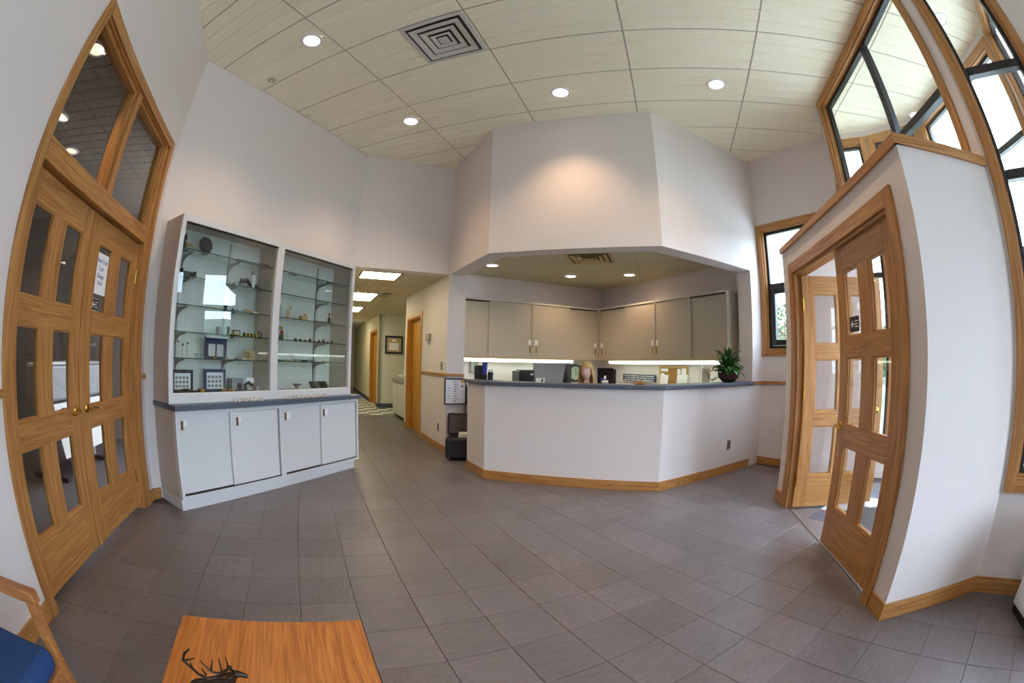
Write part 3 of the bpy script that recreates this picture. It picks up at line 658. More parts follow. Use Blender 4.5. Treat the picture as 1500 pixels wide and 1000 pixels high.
plate('wall_outlet', hp(2.622, 8.71), -45, 0.33, 0.07, 0.12, 'grey', 'grey outlet plate low on the hallway wall near the pier', 'outlet')
plate('light_switch', hp(2.622, 8.52), -45, 1.22, 0.075, 0.12, 'grey', 'grey switch plate on the hallway wall above the rail', 'switch', 'switch')
rs = thing('room_sign', 'small grey blade sign beside the hallway door', 'sign', (*hp(2.622, 9.52), 1.66), -45)
box(-0.10, 0.10, -0.03, 0, -0.05, 0.05).build('sign_box', 'grey', rs, bevel=0.003); box(-0.09, 0.09, -0.034, -0.03, -0.035, 0.035).build('sign_face', 'tan', rs); box(0.0, 0.06, -0.028, 0, -0.11, -0.05).build('bracket', 'steel', rs)

# ------------------------------------------------------------------ reception upper cupboards with sliding doors
def cupboard(name, p, ang, L, label, pulls, splits, end=False):
    root = thing(name, label, 'cupboard', (p[0], p[1], 0), ang, 'upper cupboards in the reception')
    Z0, Z1, D = 1.36, 2.27, 0.27
    c = MB(); c.box(0, 0.02, 0, D, Z0, Z1).box(L-0.02, L, 0, D, Z0, Z1).box(0.02, L-.02, 0, D, Z0, Z0+0.02).box(.02, L-.02, 0, D, Z1-.02, Z1).box(.02, L-.02, D-.01, D, Z0+.02, Z1-.02)
    c.build('body', 'upper_cab', root)
    box(0, L, -0.006, 0.0, Z1-0.022, Z1+0.004).build('top_edge', 'pale', root); box(0, L, -0.006, 0, Z0-0.004, Z0+0.014).build('bottom_edge', 'tan', root)
    xs = splits
    for k in range(2):
        y = 0.012 if k == 0 else 0.034
        a, b = xs[k]; d = box(a, b, y, y+0.018, Z0+0.022, Z1-0.022-(0.0 if k == 0 else 0.018)).build('sliding_door', 'upper_cab', root)
        if pulls[k] is not None:
            pb = MB().box(pulls[k]-0.011, pulls[k]+0.011, y-0.004, y, Z0+0.09, Z0+0.20); h_ = pb.build('recess_pull', 'brass', d); h_['label'] = 'brass recessed pull'
            MB().box(pulls[k]-0.03, pulls[k]+0.03, y-0.002, y, Z0+0.225, Z0+0.30).build('shelf_tag', 'paper', d)
    return root
KK = (-1.065, 7.865)
UL = 1.335
# left run: fronts face (1,-1): local -y must be (1,-1)*R2 -> local +y = (-1,1) -> local x = (1,1): angle 45
for nm, k, lab in (('upper_cupboard', 2, 'greenish lit upper cupboard nearest the hallway pier'), ('upper_cupboard', 1, 'upper cupboard left of the inside corner, over the monitor')):
    p = (KK[0]-R2*UL*k, KK[1]-R2*UL*k)
    cupboard(nm, p, 45, UL-0.004, lab, (UL-0.05, None) if k == 2 else (0.07, UL-0.045), [(0.56, UL-0.025), (0.02, 0.60)] if k == 2 else [(0.02, 0.72), (0.70, UL-0.025)])
# right run: fronts face (-1,-1): local +y = (1,1) -> local x = (1,-1): angle -45
for k, lab in ((0, 'upper cupboard right of the inside corner, over the blue sign'), (1, 'upper cupboard at the right end above the potted plant')):
    UR = 1.42; p = (KK[0]+R2*(UR*k+0.012), KK[1]-R2*(UR*k+0.012))
    cupboard('upper_cupboard', p, -45, UR-0.004, lab, (UR-0.05, 0.045) if k == 0 else (0.04, None), [(0.68, UR-0.025), (0.02, 0.72)] if k == 0 else [(0.02, 0.74), (0.72, UR-0.025)])
    # under-cupboard lights
def strip(p, ang, L, label):
    root = thing('undercabinet_light', label, 'light', (p[0], p[1], 1.352), ang)
    box(0, L, 0.035, 0.13, -0.05, 0).build('housing', 'white', root); box(0.01, L-.01, 0.022, 0.035, -0.036, -0.008).build('lens', 'tube', root)
    box(0.01, L-.01, 0.04, 0.125, -0.054, -0.0495).build('diffuser', 'tube', root)
strip((-2.86, 6.07), 45, 2.02, 'long fluorescent strip under the left-hand cupboards')
strip((-0.875, 7.675), -45, 2.42, 'long fluorescent strip under the right-hand cupboards')
# back worktops along both walls
bw = thing('back_desk', 'pale desk running along the back walls of the reception', 'desk')
MB().prism([(-1.04+.01, 8.29-.03), (-3.1, 6.2), (-2.72, 5.82), (-1.04, 7.5), (0.62, 5.84), (1.02, 6.22)], 0.93, 0.965).build('desktop', 'pale', bw)
MB().prism([(-3.0, 6.2), (-2.75, 5.95), (-2.7, 6.0), (-2.95, 6.25)], 0, 0.93).build('end_panel', 'pale', bw)
MB().prism([(0.60, 5.9), (0.98, 6.24), (0.94, 6.28), (0.56, 5.94)], 0, 0.93).build('end_panel', 'pale', bw)
MB().prism([(-1.06, 8.2), (-1.02, 8.2), (-1.02, 7.56), (-1.06, 7.56)], 0, 0.93).build('support_panel', 'pale', bw)
fd = thing('front_desk', 'lower work surface behind the counter front', 'desk')
MB().prism([(-1.75, 4.60), (0.0, 4.60), (0.0, 5.12), (-1.75, 5.12)], 0.72, 0.75).build('desktop', 'pale', fd)
for x in (-1.7, -0.05): box(x-0.02, x+0.02, 4.62, 5.08, 0, 0.72).build('leg_panel', 'pale', fd)

# ------------------------------------------------------------------ things on and behind the counter
# monitor seen from behind
mo = thing('computer_monitor', 'large grey-backed monitor standing behind the counter', 'monitor', (-1.215, 4.98, 0.75), 8)
MB().prism([(-0.225, 0.10), (0.225, 0.10), (0.225, 0.07), (-0.225, 0.07)], 0.10, 0.545).build('bezel', 'black', mo, bevel=0.006)
sh = MB(); A = [(-0.222, 0.07, 0.105), (0.222, 0.07, 0.105), (0.222, 0.07, 0.54), (-0.222, 0.07, 0.54)]; Bq = [(-0.135, -0.10, 0.13), (0.10, -0.10, 0.13), (0.17, -0.06, 0.538), (-0.212, -0.06, 0.538)]
sh.add(A+Bq, [(0, 1, 5, 4), (1, 2, 6, 5), (2, 3, 7, 6), (3, 0, 4, 7), (4, 5, 6, 7)]); sh.cur = 1
sh.mi = [1, 1, 0, 1, 0]; sh.build('rear_shell', ['grey', 'black'], mo)
MB().lathe([(0.13, 0), (0.13, 0.012), (0.04, 0.03), (0.035, 0.12)], 20).build('stand', 'black', mo, smooth=True)
wb = thing('paper_cube', 'small white box with a dark slot on the counter before the monitor', 'box', (-1.245, 4.60, 1.083), 5)
box(-0.045, 0.045, -0.03, 0.03, 0, 0.045).build('carton', 'white', wb, bevel=0.003); box(0.018, 0.036, -0.0315, -0.029, 0.006, 0.038).build('slot', 'black', wb)
# desk organiser group at the left
sp = thing('desk_speaker', 'dark box speaker standing on the left end of the counter', 'speaker', (-2.085, 4.92, 1.083), -35)
box(-0.045, 0.045, -0.05, 0.05, 0, 0.165).build('cabinet', 'dark', sp, bevel=0.005); box(-0.038, 0.038, -0.053, -0.05, 0.01, 0.155).build('grille', 'black', sp)
fn = thing('wall_phone', 'grey wall phone behind the dark speaker', 'phone', (-2.86, 6.47, 1.12), 45)
box(-0.07, 0.07, -0.06, 0.0, 0, 0.21).build('base', 'grey', fn, bevel=0.008); box(-0.068, -0.02, -0.09, -0.06, 0.01, 0.20).build('handset', 'grey', fn, bevel=0.01)
bl = thing('tape_dispenser', 'upright blue plastic holder on a black foot', 'holder', (-2.00, 4.86, 1.083), -30)
m_ = MB(); m_.prism([(-0.035, -0.02), (0.035, -0.02), (0.03, 0.02), (-0.03, 0.02)], 0, 0.06); m_.build('foot', 'black', bl)
m_ = MB(); m_.add([(-0.03, -0.018, 0.06), (0.028, -0.018, 0.06), (0.028, 0.018, 0.06), (-0.03, 0.018, 0.06), (-0.022, -0.02, 0.20), (0.042, -0.02, 0.205), (0.042, 0.016, 0.205), (-0.022, 0.016, 0.20)], [(0, 3, 2, 1), (4, 5, 6, 7), (0, 1, 5, 4), (1, 2, 6, 5), (2, 3, 7, 6), (3, 0, 4, 7)])
m_.build('shell', 'blue', bl, bevel=0.006)
pc = thing('pen_cup', 'black pen cup with pens beside the blue holder', 'cup', (-1.90, 4.80, 1.083), 0)
MB().lathe([(0.03, 0), (0.034, 0.09), (0.03, 0.09), (0.027, 0.01)], 14).build('cup', 'black', pc, smooth=True)
for k in range(4): MB().tube([(0.01*math.cos(k*1.6), 0.01*math.sin(k*1.6), 0.012), (0.025*math.cos(k*1.6), 0.025*math.sin(k*1.6), 0.12)], 0.004, 6).build('pen', 'dark', pc)
pt = thing('desk_printer', 'black printer with a paper tray on the back desk', 'printer', (-1.93, 6.72, 0.965), 38)
box(-0.30, 0.30, -0.17, 0.17, 0, 0.20).build('body', 'black', pt, bevel=0.012); box(-0.02, 0.27, -0.175, -0.168, 0.10, 0.145).build('output_slot', 'tan', pt); box(-0.29, 0.28, -0.24, -0.17, 0.02, 0.035).build('paper_tray', 'dark', pt); box(-0.12, -0.06, -0.174, -0.169, 0.14, 0.165).build('display', 'paper', pt); box(-0.25, 0.0, -0.1, 0.1, 0.20, 0.218).build('lid', 'black', pt)
bo = thing('glue_bottle', 'small white bottle with a black cap on top of the printer', 'bottle', (-1.90, 6.66, 1.183+0.0), 0)
MB().lathe([(0.026, 0), (0.028, 0.04), (0.022, 0.06), (0.014, 0.068)], 12).build('body', 'white', bo, smooth=True); MB().lathe([(0.014, 0.068), (0.014, 0.115)], 12).build('cap', 'black', bo)
st_ = thing('stapler', 'green dark stapler lying on the printer', 'stapler', (-1.80, 6.86, 1.167), 60)
box(-0.07, 0.07, -0.015, 0.015, 0, 0.012).build('base', 'dark', st_); m_ = MB().add([(-.07,-.013,.014),(.07,-.013,.03),(.07,.013,.03),(-.07,.013,.014),(-.07,-.013,.03),(.07,-.013,.06),(.07,.013,.06),(-.07,.013,.03)],[(0,3,2,1),(4,5,6,7),(0,1,5,4),(1,2,6,5),(2,3,7,6),(3,0,4,7)]); m_.build('arm', 'green', st_)
ck = thing('round_clock', 'round black-rimmed clock on the back wall between monitor and woman', 'clock', (*hp(6.34, 9.31), 1.125), 45)
Rm = Matrix.Rotation(math.radians(90), 4, 'X')
MB().lathe([(0.15, 0), (0.155, 0.02), (0.15, 0.035), (0.125, 0.035), (0.122, 0.02)], 28).xf(Rm).build('rim', 'black', ck, smooth=True)
MB().lathe([(0.124, 0.001), (0.124, 0.026)], 28).xf(Rm).build('dial', 'dial', ck)
box(-0.003, 0.003, -0.030, -0.0262, 0, 0.09).build('hand', 'black', ck); box(0, 0.06, -0.030, -0.0262, -0.004, 0.004).build('hand', 'black', ck)
m2 = thing('computer_monitor', 'black flat monitor standing beside the blonde woman', 'monitor', (-0.70, 5.95, 0.93), -12)
box(-0.115, 0.105, -0.02, 0.02, 0.04, 0.31).build('screen', 'black', m2, bevel=0.006); box(0.106, 0.145, -0.01, 0.01, 0.09, 0.295).build('side_speaker', 'dark', m2); box(-0.03, 0.03, -0.01, 0.015, 0.0, 0.06).build('neck', 'black', m2); box(-0.1, 0.1, -0.07, 0.07, 0.0, 0.012).build('foot', 'black', m2)
dk = thing('side_desk', 'small stand carrying the black flat monitor', 'stand', (-0.70, 5.95, 0), -12)
box(-0.3, 0.3, -0.2, 0.2, 0.90, 0.93).build('top', 'pale', dk)
for x in (-0.28, 0.28): box(x-.015, x+.015, -0.18, 0.18, 0, 0.90).build('side_panel', 'pale', dk)
fl_ = thing('paper_flower', 'small blue and white ornament on the counter near the dark screen', 'ornament', (-0.565, 4.66, 1.083), 0)
MB().ball((0, 0, 0.02), 0.02, 8, 6, (1.6, 1, 0.9)).ball((0.03, 0, 0.02), 0.018, 8, 6).build('white_body', 'white', fl_, smooth=True); MB().ball((-0.02, 0, 0.05), 0.016, 8, 6, (1.4, 1, 0.8)).build('blue_wing', 'blue', fl_, smooth=True); MB().ball((0.01, 0, 0.066), 0.016, 8, 6, (0.8, 0.8, 1.3)).build('head', 'white', fl_, smooth=True)
nb = tag(box(-0.055, 0.055, -0.02, 0.02, 0, 0.036).build('wooden_block', 'oak_x', bevel=0.006), 'small reddish wooden block on the counter edge', 'block'); place(nb, (-0.185, 4.62, 1.083), 3)
sg = thing('wall_sign', 'navy blue sign with rows of pale lettering on the back wall', 'sign', (-0.31, 7.53, 1.065), -45)
box(-0.41, 0.41, -0.012, 0, -0.065, 0.06).build('panel', 'navy', sg); box(-0.41, 0.41, -0.0135, -0.0115, -0.065, -0.058).build('border', 'pale', sg)
lt = MB(); rr = random.Random(3)
for row, zc in enumerate((0.034, 0.0, -0.036)):
    x = -0.38 + 0.03*(row == 1)
    while x < 0.36:
        wl_ = rr.choice((0.02, 0.028, 0.036)); lt.box(x, x+wl_, -0.0135, -0.012, zc-0.010, zc+0.010); x += wl_+rr.choice((0.008, 0.008, 0.024))
lt.build('lettering', 'pale', sg)['kind'] = 'stuff'
cbd = thing('cork_board', 'cork notice board in a pine frame with papers', 'notice board', (0.26, 6.98, 0.967), -45)
box(-0.29, 0.29, -0.01, 0.0, 0.0, 0.29).build('cork_panel', 'cork', cbd)
for a_ in ((-0.305, -0.28, -0.018, 0.004, 0, 0.30), (0.28, 0.305, -0.018, 0.004, 0, 0.30), (-0.28, 0.28, -0.018, 0.004, 0.275, 0.30), (-0.28, 0.28, -0.018, 0.004, 0, 0.02)): box(*a_).build('frame_bar', 'pine', cbd)
for a_ in ((-0.27, -0.11, 0.22, 0.265), (0.09, 0.16, 0.18, 0.26), (0.18, 0.275, 0.04, 0.27), (-0.27, -0.19, 0.12, 0.19)): box(a_[0], a_[1], -0.0125, -0.0105, a_[2], a_[3]).build('pinned_paper', 'paper', cbd)
for k, (x, y, w_, h_, lab) in enumerate(((0.10, 6.86, 0.15, 0.17, 'white paper stack leaning before the left of the cork board'), (0.37, 6.60, 0.20, 0.18, 'white paper stack leaning before the right of the cork board'))):
    pe = tag(box(-w_/2, w_/2, -0.012, 0.012, 0, h_).build('paper_stack', 'paper'), lab, 'papers'); place(pe, (x, y, 0.966), -45); pe.rotation_euler.x = math.radians(-6)
eas = thing('photo_easel', 'white wire easel with a small picture left of the plant', 'easel', (0.62, 6.10, 0.966), -45)
for a_, b_ in (((-0.06, 0, 0), (-0.01, 0.0, 0.34)), ((0.06, 0, 0), (0.01, 0, 0.34)), ((0, 0.1, 0), (0, 0.01, 0.33))): MB().tube([a_, b_], 0.006, 6).build('leg', 'white', eas)
box(0.02, 0.16, -0.016, -0.008, 0.06, 0.28).build('picture', 'pale', eas)

# ------------------------------------------------------------------ potted plant
pn = thing('potted_plant', 'bushy dracaena and ivy in a round dark bowl on the counter', 'plant', (0.90, 5.45, 1.083), 0)
MB().lathe([(0.05, 0), (0.085, 0.012), (0.125, 0.05), (0.142, 0.10), (0.14, 0.118), (0.128, 0.118), (0.12, 0.10), (0.03, 0.095)], 24).build('bowl', 'pot', pn, smooth=True)
MB().lathe([(0.001, 0.095), (0.122, 0.10)], 20, close=False).build('soil', 'dark', pn)
def blade(mb, base_, direction, up, L, wd_, droop, seg=5):
    d = Vector(direction).normalized(); p = Vector(base_); side_ = d.cross(Vector((0, 0, 1)))
    side_ = side_.normalized() if side_.length > 1e-3 else Vector((1, 0, 0)); vs = []; fs = []
    for k in range(seg+1):
        t = k/seg; pos = p + d*L*t*(1-0.15*t) + Vector((0, 0, 1))*(up*L*t - droop*L*t*t); ww = wd_*math.sin(math.pi*(0.12+0.88*t))**0.8*(1 if t < 1 else 0.05)
        vs += [pos-side_*ww+Vector((0, 0, ww*0.35)), pos, pos+side_*ww+Vector((0, 0, ww*0.35))]
    for k in range(seg): fs += [(3*k, 3*k+1, 3*k+4, 3*k+3), (3*k+1, 3*k+2, 3*k+5, 3*k+4)]
    mb.add(vs, fs)
rp_ = random.Random(11)
for k in range(128):
    a_ = rp_.uniform(0, 6.28); r_ = rp_.uniform(0, 0.07); z_ = 0.10+rp_.uniform(0, 0.08)
    mb = MB()
    if k < 10: blade(mb, (-0.01+0.012*math.cos(a_), 0.012*math.sin(a_), 0.22), (math.cos(a_), math.sin(a_), 0), 3.6, rp_.uniform(0.06, 0.08), 0.020, 0.4); mb.build('long_leaf', 'leaf_dark', pn)
    elif k < 56: blade(mb, (r_*math.cos(a_), r_*math.sin(a_), z_+rp_.uniform(0.02, 0.14)), (math.cos(a_), math.sin(a_), 0), rp_.uniform(0.5, 1.4), rp_.uniform(0.14, 0.22), 0.026, rp_.uniform(0.4, 0.9)); mb.build('long_leaf', rp_.choice(('leaf', 'leaf_dark', 'leaf')), pn)
    else: blade(mb, (r_*2.1*math.cos(a_), r_*2.1*math.sin(a_), z_+0.02), (math.cos(a_), math.sin(a_), 0), rp_.uniform(-0.5, 0.9), rp_.uniform(0.06, 0.11), 0.038, 0.5, 3); mb.build('ivy_leaf', 'leaf', pn)
MB().tube([(-0.01, 0, 0.09), (-0.012, 0.004, 0.24)], [0.014, 0.010], 8).build('stem', 'bark', pn)
vpts = [(-0.10, -0.05, 0.115), (-0.15, -0.06, 0.06), (-0.20, -0.03, 0.02), (-0.23, 0.0, 0.03), (-0.27, 0.03, 0.10)]
MB().tube(vpts, 0.004, 6).build('ivy_stem', 'leaf_dark', pn)
for q in range(14):
    t = q/13*3.99; i0 = int(t); f_ = t-i0; p_ = Vector(vpts[i0]).lerp(Vector(vpts[i0+1]), f_); mb = MB(); a_ = q*2.1
    blade(mb, p_, (math.cos(a_), math.sin(a_), 0), 0.5, 0.055, 0.016, 0.4, 3); mb.build('ivy_leaf', 'leaf', pn)

# ------------------------------------------------------------------ woman behind the counter
def skinned(name, chain, edges, radii, mat, parent=None, sub=2, root_i=0):
    me = bpy.data.meshes.new(name); me.from_pydata(chain, edges, []); o = bpy.data.objects.new(name, me); COL.objects.link(o)
    md = o.modifiers.new('skin', 'SKIN'); md.use_smooth_shade = True
    for i, r in enumerate(radii):
        me.skin_vertices[0].data[i].radius = r if isinstance(r, tuple) else (r, r)
    me.skin_vertices[0].data[root_i].use_root = True
    s2 = o.modifiers.new('sub', 'SUBSURF'); s2.levels = sub; s2.render_levels = sub
    bpy.context.view_layer.update()
    m2_ = bpy.data.meshes.new_from_object(o.evaluated_get(bpy.context.evaluated_depsgraph_get()))
    bpy.data.objects.remove(o); m2_.name = name
    m2_.materials.clear()
    for m in (mat if isinstance(mat, (list, tuple)) else [mat]): m2_.materials.append(MATS[m])
    m2_.polygons.foreach_set('use_smooth', [True]*len(m2_.polygons))
    o2 = bpy.data.objects.new(name, m2_); COL.objects.link(o2)
    if parent: o2.parent = parent
    return o2
WX, WY = -0.875, 5.42
wm = thing('person', 'smiling woman with long blonde hair seated behind the counter', 'person', (WX, WY, 0.0), -4)
# frame: she faces -y (towards the room), turned a little to her right
pts = [(0, 0.04, 0.56), (0, 0.02, 0.72), (0, 0.0, 0.86), (0, 0.012, 0.955), (0, 0.020, 1.02), (0, 0.022, 1.09), (0, 0.015, 1.17),
       (-0.15, 0.005, 0.95), (-0.20, -0.04, 0.78), (-0.16, -0.24, 0.79), (0.15, 0.005, 0.95), (0.20, -0.04, 0.78), (0.16, -0.24, 0.79),
       (-0.10, -0.06, 0.55), (-0.12, -0.36, 0.56), (-0.12, -0.36, 0.10), (0.10, -0.06, 0.55), (0.12, -0.36, 0.56), (0.12, -0.36, 0.10)]
eds = [(0, 1), (1, 2), (2, 3), (3, 4), (4, 5), (5, 6), (3, 7), (7, 8), (8, 9), (3, 10), (10, 11), (11, 12), (0, 13), (13, 14), (14, 15), (0, 16), (16, 17), (17, 18)]
rad = [(0.16, 0.12), (0.13, 0.10), (0.15, 0.11), (0.11, 0.08), (0.046, 0.044), (0.040, 0.040), (0.042, 0.042), 0.055, 0.045, 0.032, 0.055, 0.045, 0.032, 0.09, 0.07, 0.04, 0.09, 0.07, 0.04]
body = skinned('body', pts, eds, rad, ['skin', 'top'], wm)
HZ = 1.205
def head_point(th_, ph_):            # th_ around (0 = face), ph_ from the crown
    x = math.sin(ph_)*math.sin(th_); y = -math.sin(ph_)*math.cos(th_); z = math.cos(ph_)
    X, Y, Z = 0.073*x, 0.092*y, HZ+(0.098 if z > 0 else 0.115)*z
    lo = max(0.0, -z)
    X *= 1-0.36*lo**1.8; Y = Y*(1-0.06*lo**2) if y < 0 else Y*(1-0.35*lo**1.5)
    if y < 0:
        g = lambda cx, cz, sx, sz: math.exp(-((X-cx)/sx)**2-((Z-cz)/sz)**2)
        Y -= 0.017*g(0, 1.168, 0.009, 0.014)+0.008*g(0, 1.192, 0.008, 0.020)          # nose
        Y += 0.007*(g(-0.030, 1.198, 0.013, 0.010)+g(0.030, 1.198, 0.013, 0.010))       # eye sockets
        Y -= 0.005*(g(-0.036, 1.160, 0.018, 0.016)+g(0.036, 1.160, 0.018, 0.016))       # smiling cheeks
        Y -= 0.004*g(0, 1.137, 0.020, 0.008)+0.005*g(0, 1.100, 0.016, 0.012)            # lips, chin
    return (X, Y-0.012, Z)
def face_y(x, z):
    best = min(((head_point(t/40, p/60*math.pi)) for t in range(-40, 41, 2) for p in range(10, 59)), key=lambda q: (q[0]-x)**2+(q[2]-z)**2)
    return best[1]
NH, MH = 40, 30; hd_ = MB()
for p in range(MH+1):
    for t in range(NH): hd_.v.append(head_point(2*math.pi*t/NH, min(math.pi-1e-3, max(1e-3, math.pi*p/MH))))
for p in range(MH):
    for t in range(NH): hd_.f.append((p*NH+t, p*NH+(t+1) % NH, (p+1)*NH+(t+1) % NH, (p+1)*NH+t)); hd_.mi.append(0)
hd_.f.append(tuple(range(NH))); hd_.f.append(tuple(range(MH*NH, (MH+1)*NH))[::-1]); hd_.mi += [0, 0]
bmm = bmesh.new(); bmm.from_mesh(body.data); bmm.from_mesh(hd_.mesh('head', 'skin')); bmm.to_mesh(body.data); bmm.free()
rm = body.modifiers.new('join', 'REMESH'); rm.mode = 'VOXEL'; rm.voxel_size = 0.006; rm.use_smooth_shade = True
bpy.context.view_layer.update()
bme = bpy.data.meshes.new_from_object(body.evaluated_get(bpy.context.evaluated_depsgraph_get())); body.modifiers.clear(); body.data = bme
bme.materials.clear(); bme.materials.append(MATS['skin']); bme.materials.append(MATS['top'])
for p in bme.polygons:
    c = p.center; p.use_smooth = True
    p.material_index = 0 if c.z > 1.0 else 1
for sx in (-1, 1):
    ey = face_y(sx*0.030, 1.197)
    e_ = MB().ball((sx*0.030, ey+0.004, 1.197), 0.010, 10, 8, (1.2, 0.8, 0.62)).build('eye', 'eye', wm, smooth=True); MB().ball((sx*0.030-0.002, ey-0.0025, 1.197), 0.0048, 8, 6).build('iris', 'dark', e_, smooth=True)
    MB().tube([(sx*0.016, ey-0.005, 1.205), (sx*0.030, ey-0.008, 1.2065), (sx*0.044, ey+0.001, 1.203)], [0.0012, 0.0022, 0.0012], 6).build('eyelash', 'dark', e_)
    MB().tube([(sx*0.014, ey-0.010, 1.216), (sx*0.030, ey-0.010, 1.222), (sx*0.048, ey+0.004, 1.217)], [0.002, 0.0032, 0.0015], 6).build('eyebrow', 'hair', wm)
ly = face_y(0, 1.137)
lp = MB().tube([(-0.027, ly+0.012, 1.145), (-0.014, ly+0.001, 1.134), (0, ly-0.001, 1.130), (0.014, ly+0.001, 1.134), (0.027, ly+0.012, 1.145)], [0.002, 0.004, 0.005, 0.004, 0.002], 8).tube([(-0.026, ly+0.011, 1.146), (-0.012, ly+0.0, 1.143), (0, ly-0.001, 1.142), (0.012, ly+0.0, 1.143), (0.026, ly+0.011, 1.146)], [0.0015, 0.003, 0.003, 0.003, 0.0015], 8).build('lips', 'lips', wm, smooth=True)
MB().tube([(-0.021, ly+0.007, 1.142), (-0.011, ly-0.0005, 1.1385), (0, ly-0.002, 1.137), (0.011, ly-0.0005, 1.1385), (0.021, ly+0.007, 1.142)], [0.0015, 0.0042, 0.005, 0.0042, 0.0015], 8).build('teeth', 'white', lp, smooth=True)
hm = MB(); NC, MR = 72, 22; zc = 1.205
for c in range(NC):
    a_ = 2*math.pi*c/NC - math.pi; al = abs(a_)                      # a_ = 0 at the face
    k_ = min(1, max(0, (al-math.radians(48))/math.radians(28))); k_ = k_*k_*(3-2*k_)
    bang = 1.258-0.016*math.sin(a_*1.2+0.7)*(1-k_)
    ze = bang*(1-k_)+(0.985+0.012*math.sin(7*a_))*k_
    for r in range(MR+1):
        t = r/MR; wob = 1+0.016*math.sin(17*a_+3*t)+0.01*math.sin(31*a_)
        dome = 0.105*math.pi/2; tot = dome+max(0, zc-ze); q = t*tot if ze < zc else t*0.105*math.acos((ze-zc)/0.105)
        if q <= dome: ph = q/0.105; X_, Y_, Z_ = 0.083*math.sin(ph), 0.106*math.sin(ph), zc+0.110*math.cos(ph)
        else:
            d_ = (q-dome)/max(1e-6, zc-0.985); X_, Y_, Z_ = 0.083+0.014*math.sin(d_*2.2), 0.106-0.018*d_, zc-(q-dome)
        yy = -Y_*math.cos(a_)
        if Z_ < zc and math.cos(a_) > 0: yy = yy*(1-0.35*min(1, (zc-Z_)/0.10))
        hm.v.append((X_*math.sin(a_)*wob, -0.010+yy*wob, Z_))
for c in range(NC):
    for r in range(MR):
        hm.f.append((c*(MR+1)+r, ((c+1) % NC)*(MR+1)+r, ((c+1) % NC)*(MR+1)+r+1, c*(MR+1)+r+1)); hm.mi.append(0)
ho = hm.build('hair', 'hair', wm, smooth=True); sd_ = ho.modifiers.new('thick', 'SOLIDIFY'); sd_.thickness = 0.009; sd_.offset = 1
for sx in (-1, 1):     # hands resting in front
    hb = MB(); hx, hy, hz = sx*0.155, -0.27, 0.775
    hb.ball((hx, hy-0.03, hz), 0.036, 10, 6, (0.9, 1.2, 0.45))
    for k in range(4): hb.tube([(hx-0.024+0.016*k, hy-0.06, hz), (hx-0.026+0.0165*k, hy-0.09, hz+0.006), (hx-0.026+0.0165*k, hy-0.115-0.006*(k in (1, 2)), hz-0.008)], [0.009, 0.0085, 0.007], 6)
    hb.tube([(hx-sx*0.03, hy-0.02, hz), (hx-sx*0.05, hy-0.05, hz), (hx-sx*0.052, hy-0.075, hz-0.004)], [0.011, 0.010, 0.008], 6); hb.build('hand', 'skin', wm, smooth=True)
ch = thing('office_chair', 'dark office chair under the seated woman', 'chair', (WX, WY+0.06, 0), 0)
box(-0.24, 0.24, -0.24, 0.22, 0.38, 0.45).build('seat', 'dark', ch, bevel=0.02); box(-0.20, 0.20, 0.17, 0.22, 0.52, 0.92).build('backrest', 'dark', ch, bevel=0.02); MB().tube([(0, 0, 0.06), (0, 0, 0.38)], 0.025).build('column', 'black', ch); box(-0.03, 0.03, 0.17, 0.21, 0.42, 0.56).build('back_bar', 'black', ch)
for k in range(5): MB().tube([(0, 0, 0.08), (0.26*math.cos(k*1.2566), 0.26*math.sin(k*1.2566), 0.05)], 0.018).ball((0.26*math.cos(k*1.2566), 0.26*math.sin(k*1.2566), 0.028), 0.028, 8, 6).build('foot', 'black', ch)

# ------------------------------------------------------------------ pier board, open case, hallway furniture
pb = thing('dry_erase_board', 'white board in a black frame hung on the hallway pier', 'whiteboard', (*hp(2.80, 8.175), 0.875), 45)
box(-0.14, 0.145, 0.0, 0.012, -0.165, 0.165).build('sheet', 'paper', pb)
for a_ in ((-0.155, -0.14, -0.006, 0.016, -0.18, 0.18), (0.145, 0.16, -0.006, 0.016, -0.18, 0.18), (-0.14, 0.145, -0.006, 0.016, 0.165, 0.18), (-0.14, 0.145, -0.006, 0.016, -0.18, -0.165)): box(*a_).build('frame_bar', 'black', pb)
mk = MB(); r5 = random.Random(5)
for k in range(9): mk.box(-0.02+r5.uniform(-.004, .004), 0.005+r5.uniform(0, 0.012), -0.0006, 0.0, 0.14-k*0.033-0.010, 0.14-k*0.033)
for k in range(10): mk.box(0.022, 0.032+r5.uniform(0, .012), -0.0006, 0.0, 0.12-k*0.025-0.008, 0.12-k*0.025)
for k in range(7): mk.box(-0.115, -0.112+r5.uniform(0.004, 0.03), -0.0006, 0, 0.12-k*0.035-0.004, 0.12-k*0.035)
mk.box(0.09, 0.11, -0.0006, 0, 0.06, 0.09); mk.build('printed_marks', 'dark', pb)['kind'] = 'stuff'; box(0.085, 0.13, -0.0008, 0, 0.125, 0.155).build('yellow_note', 'yellow', pb)
lg = thing('open_case', 'open black wheeled case with a grey mesh lid behind the counter end', 'suitcase', (-2.47, 5.24, 0.0), 20)
box(-0.20, 0.20, -0.14, 0.14, 0.02, 0.30).build('body', 'black', lg, bevel=0.03)
ld = MB(); ld.box(-0.20, 0.20, 0.10, 0.16, 0.30, 0.60); lo = ld.build('lid', 'black', lg, bevel=0.03); box(-0.17, 0.17, 0.092, 0.10, 0.33, 0.57).build('mesh_pocket', 'mesh_grey', lo); box(-0.03, 0.12, -0.10, 0.06, 0.30, 0.36).build('contents', 'pale', lg, bevel=0.01)
for sx in (-0.15, 0.15): MB().lathe([(0.025, -0.012), (0.025, 0.012)], 12).xf(Matrix.Translation((sx, -0.12, 0.025)) @ Matrix.Rotation(math.pi/2, 4, 'Y')).build('wheel', 'dark', lg)
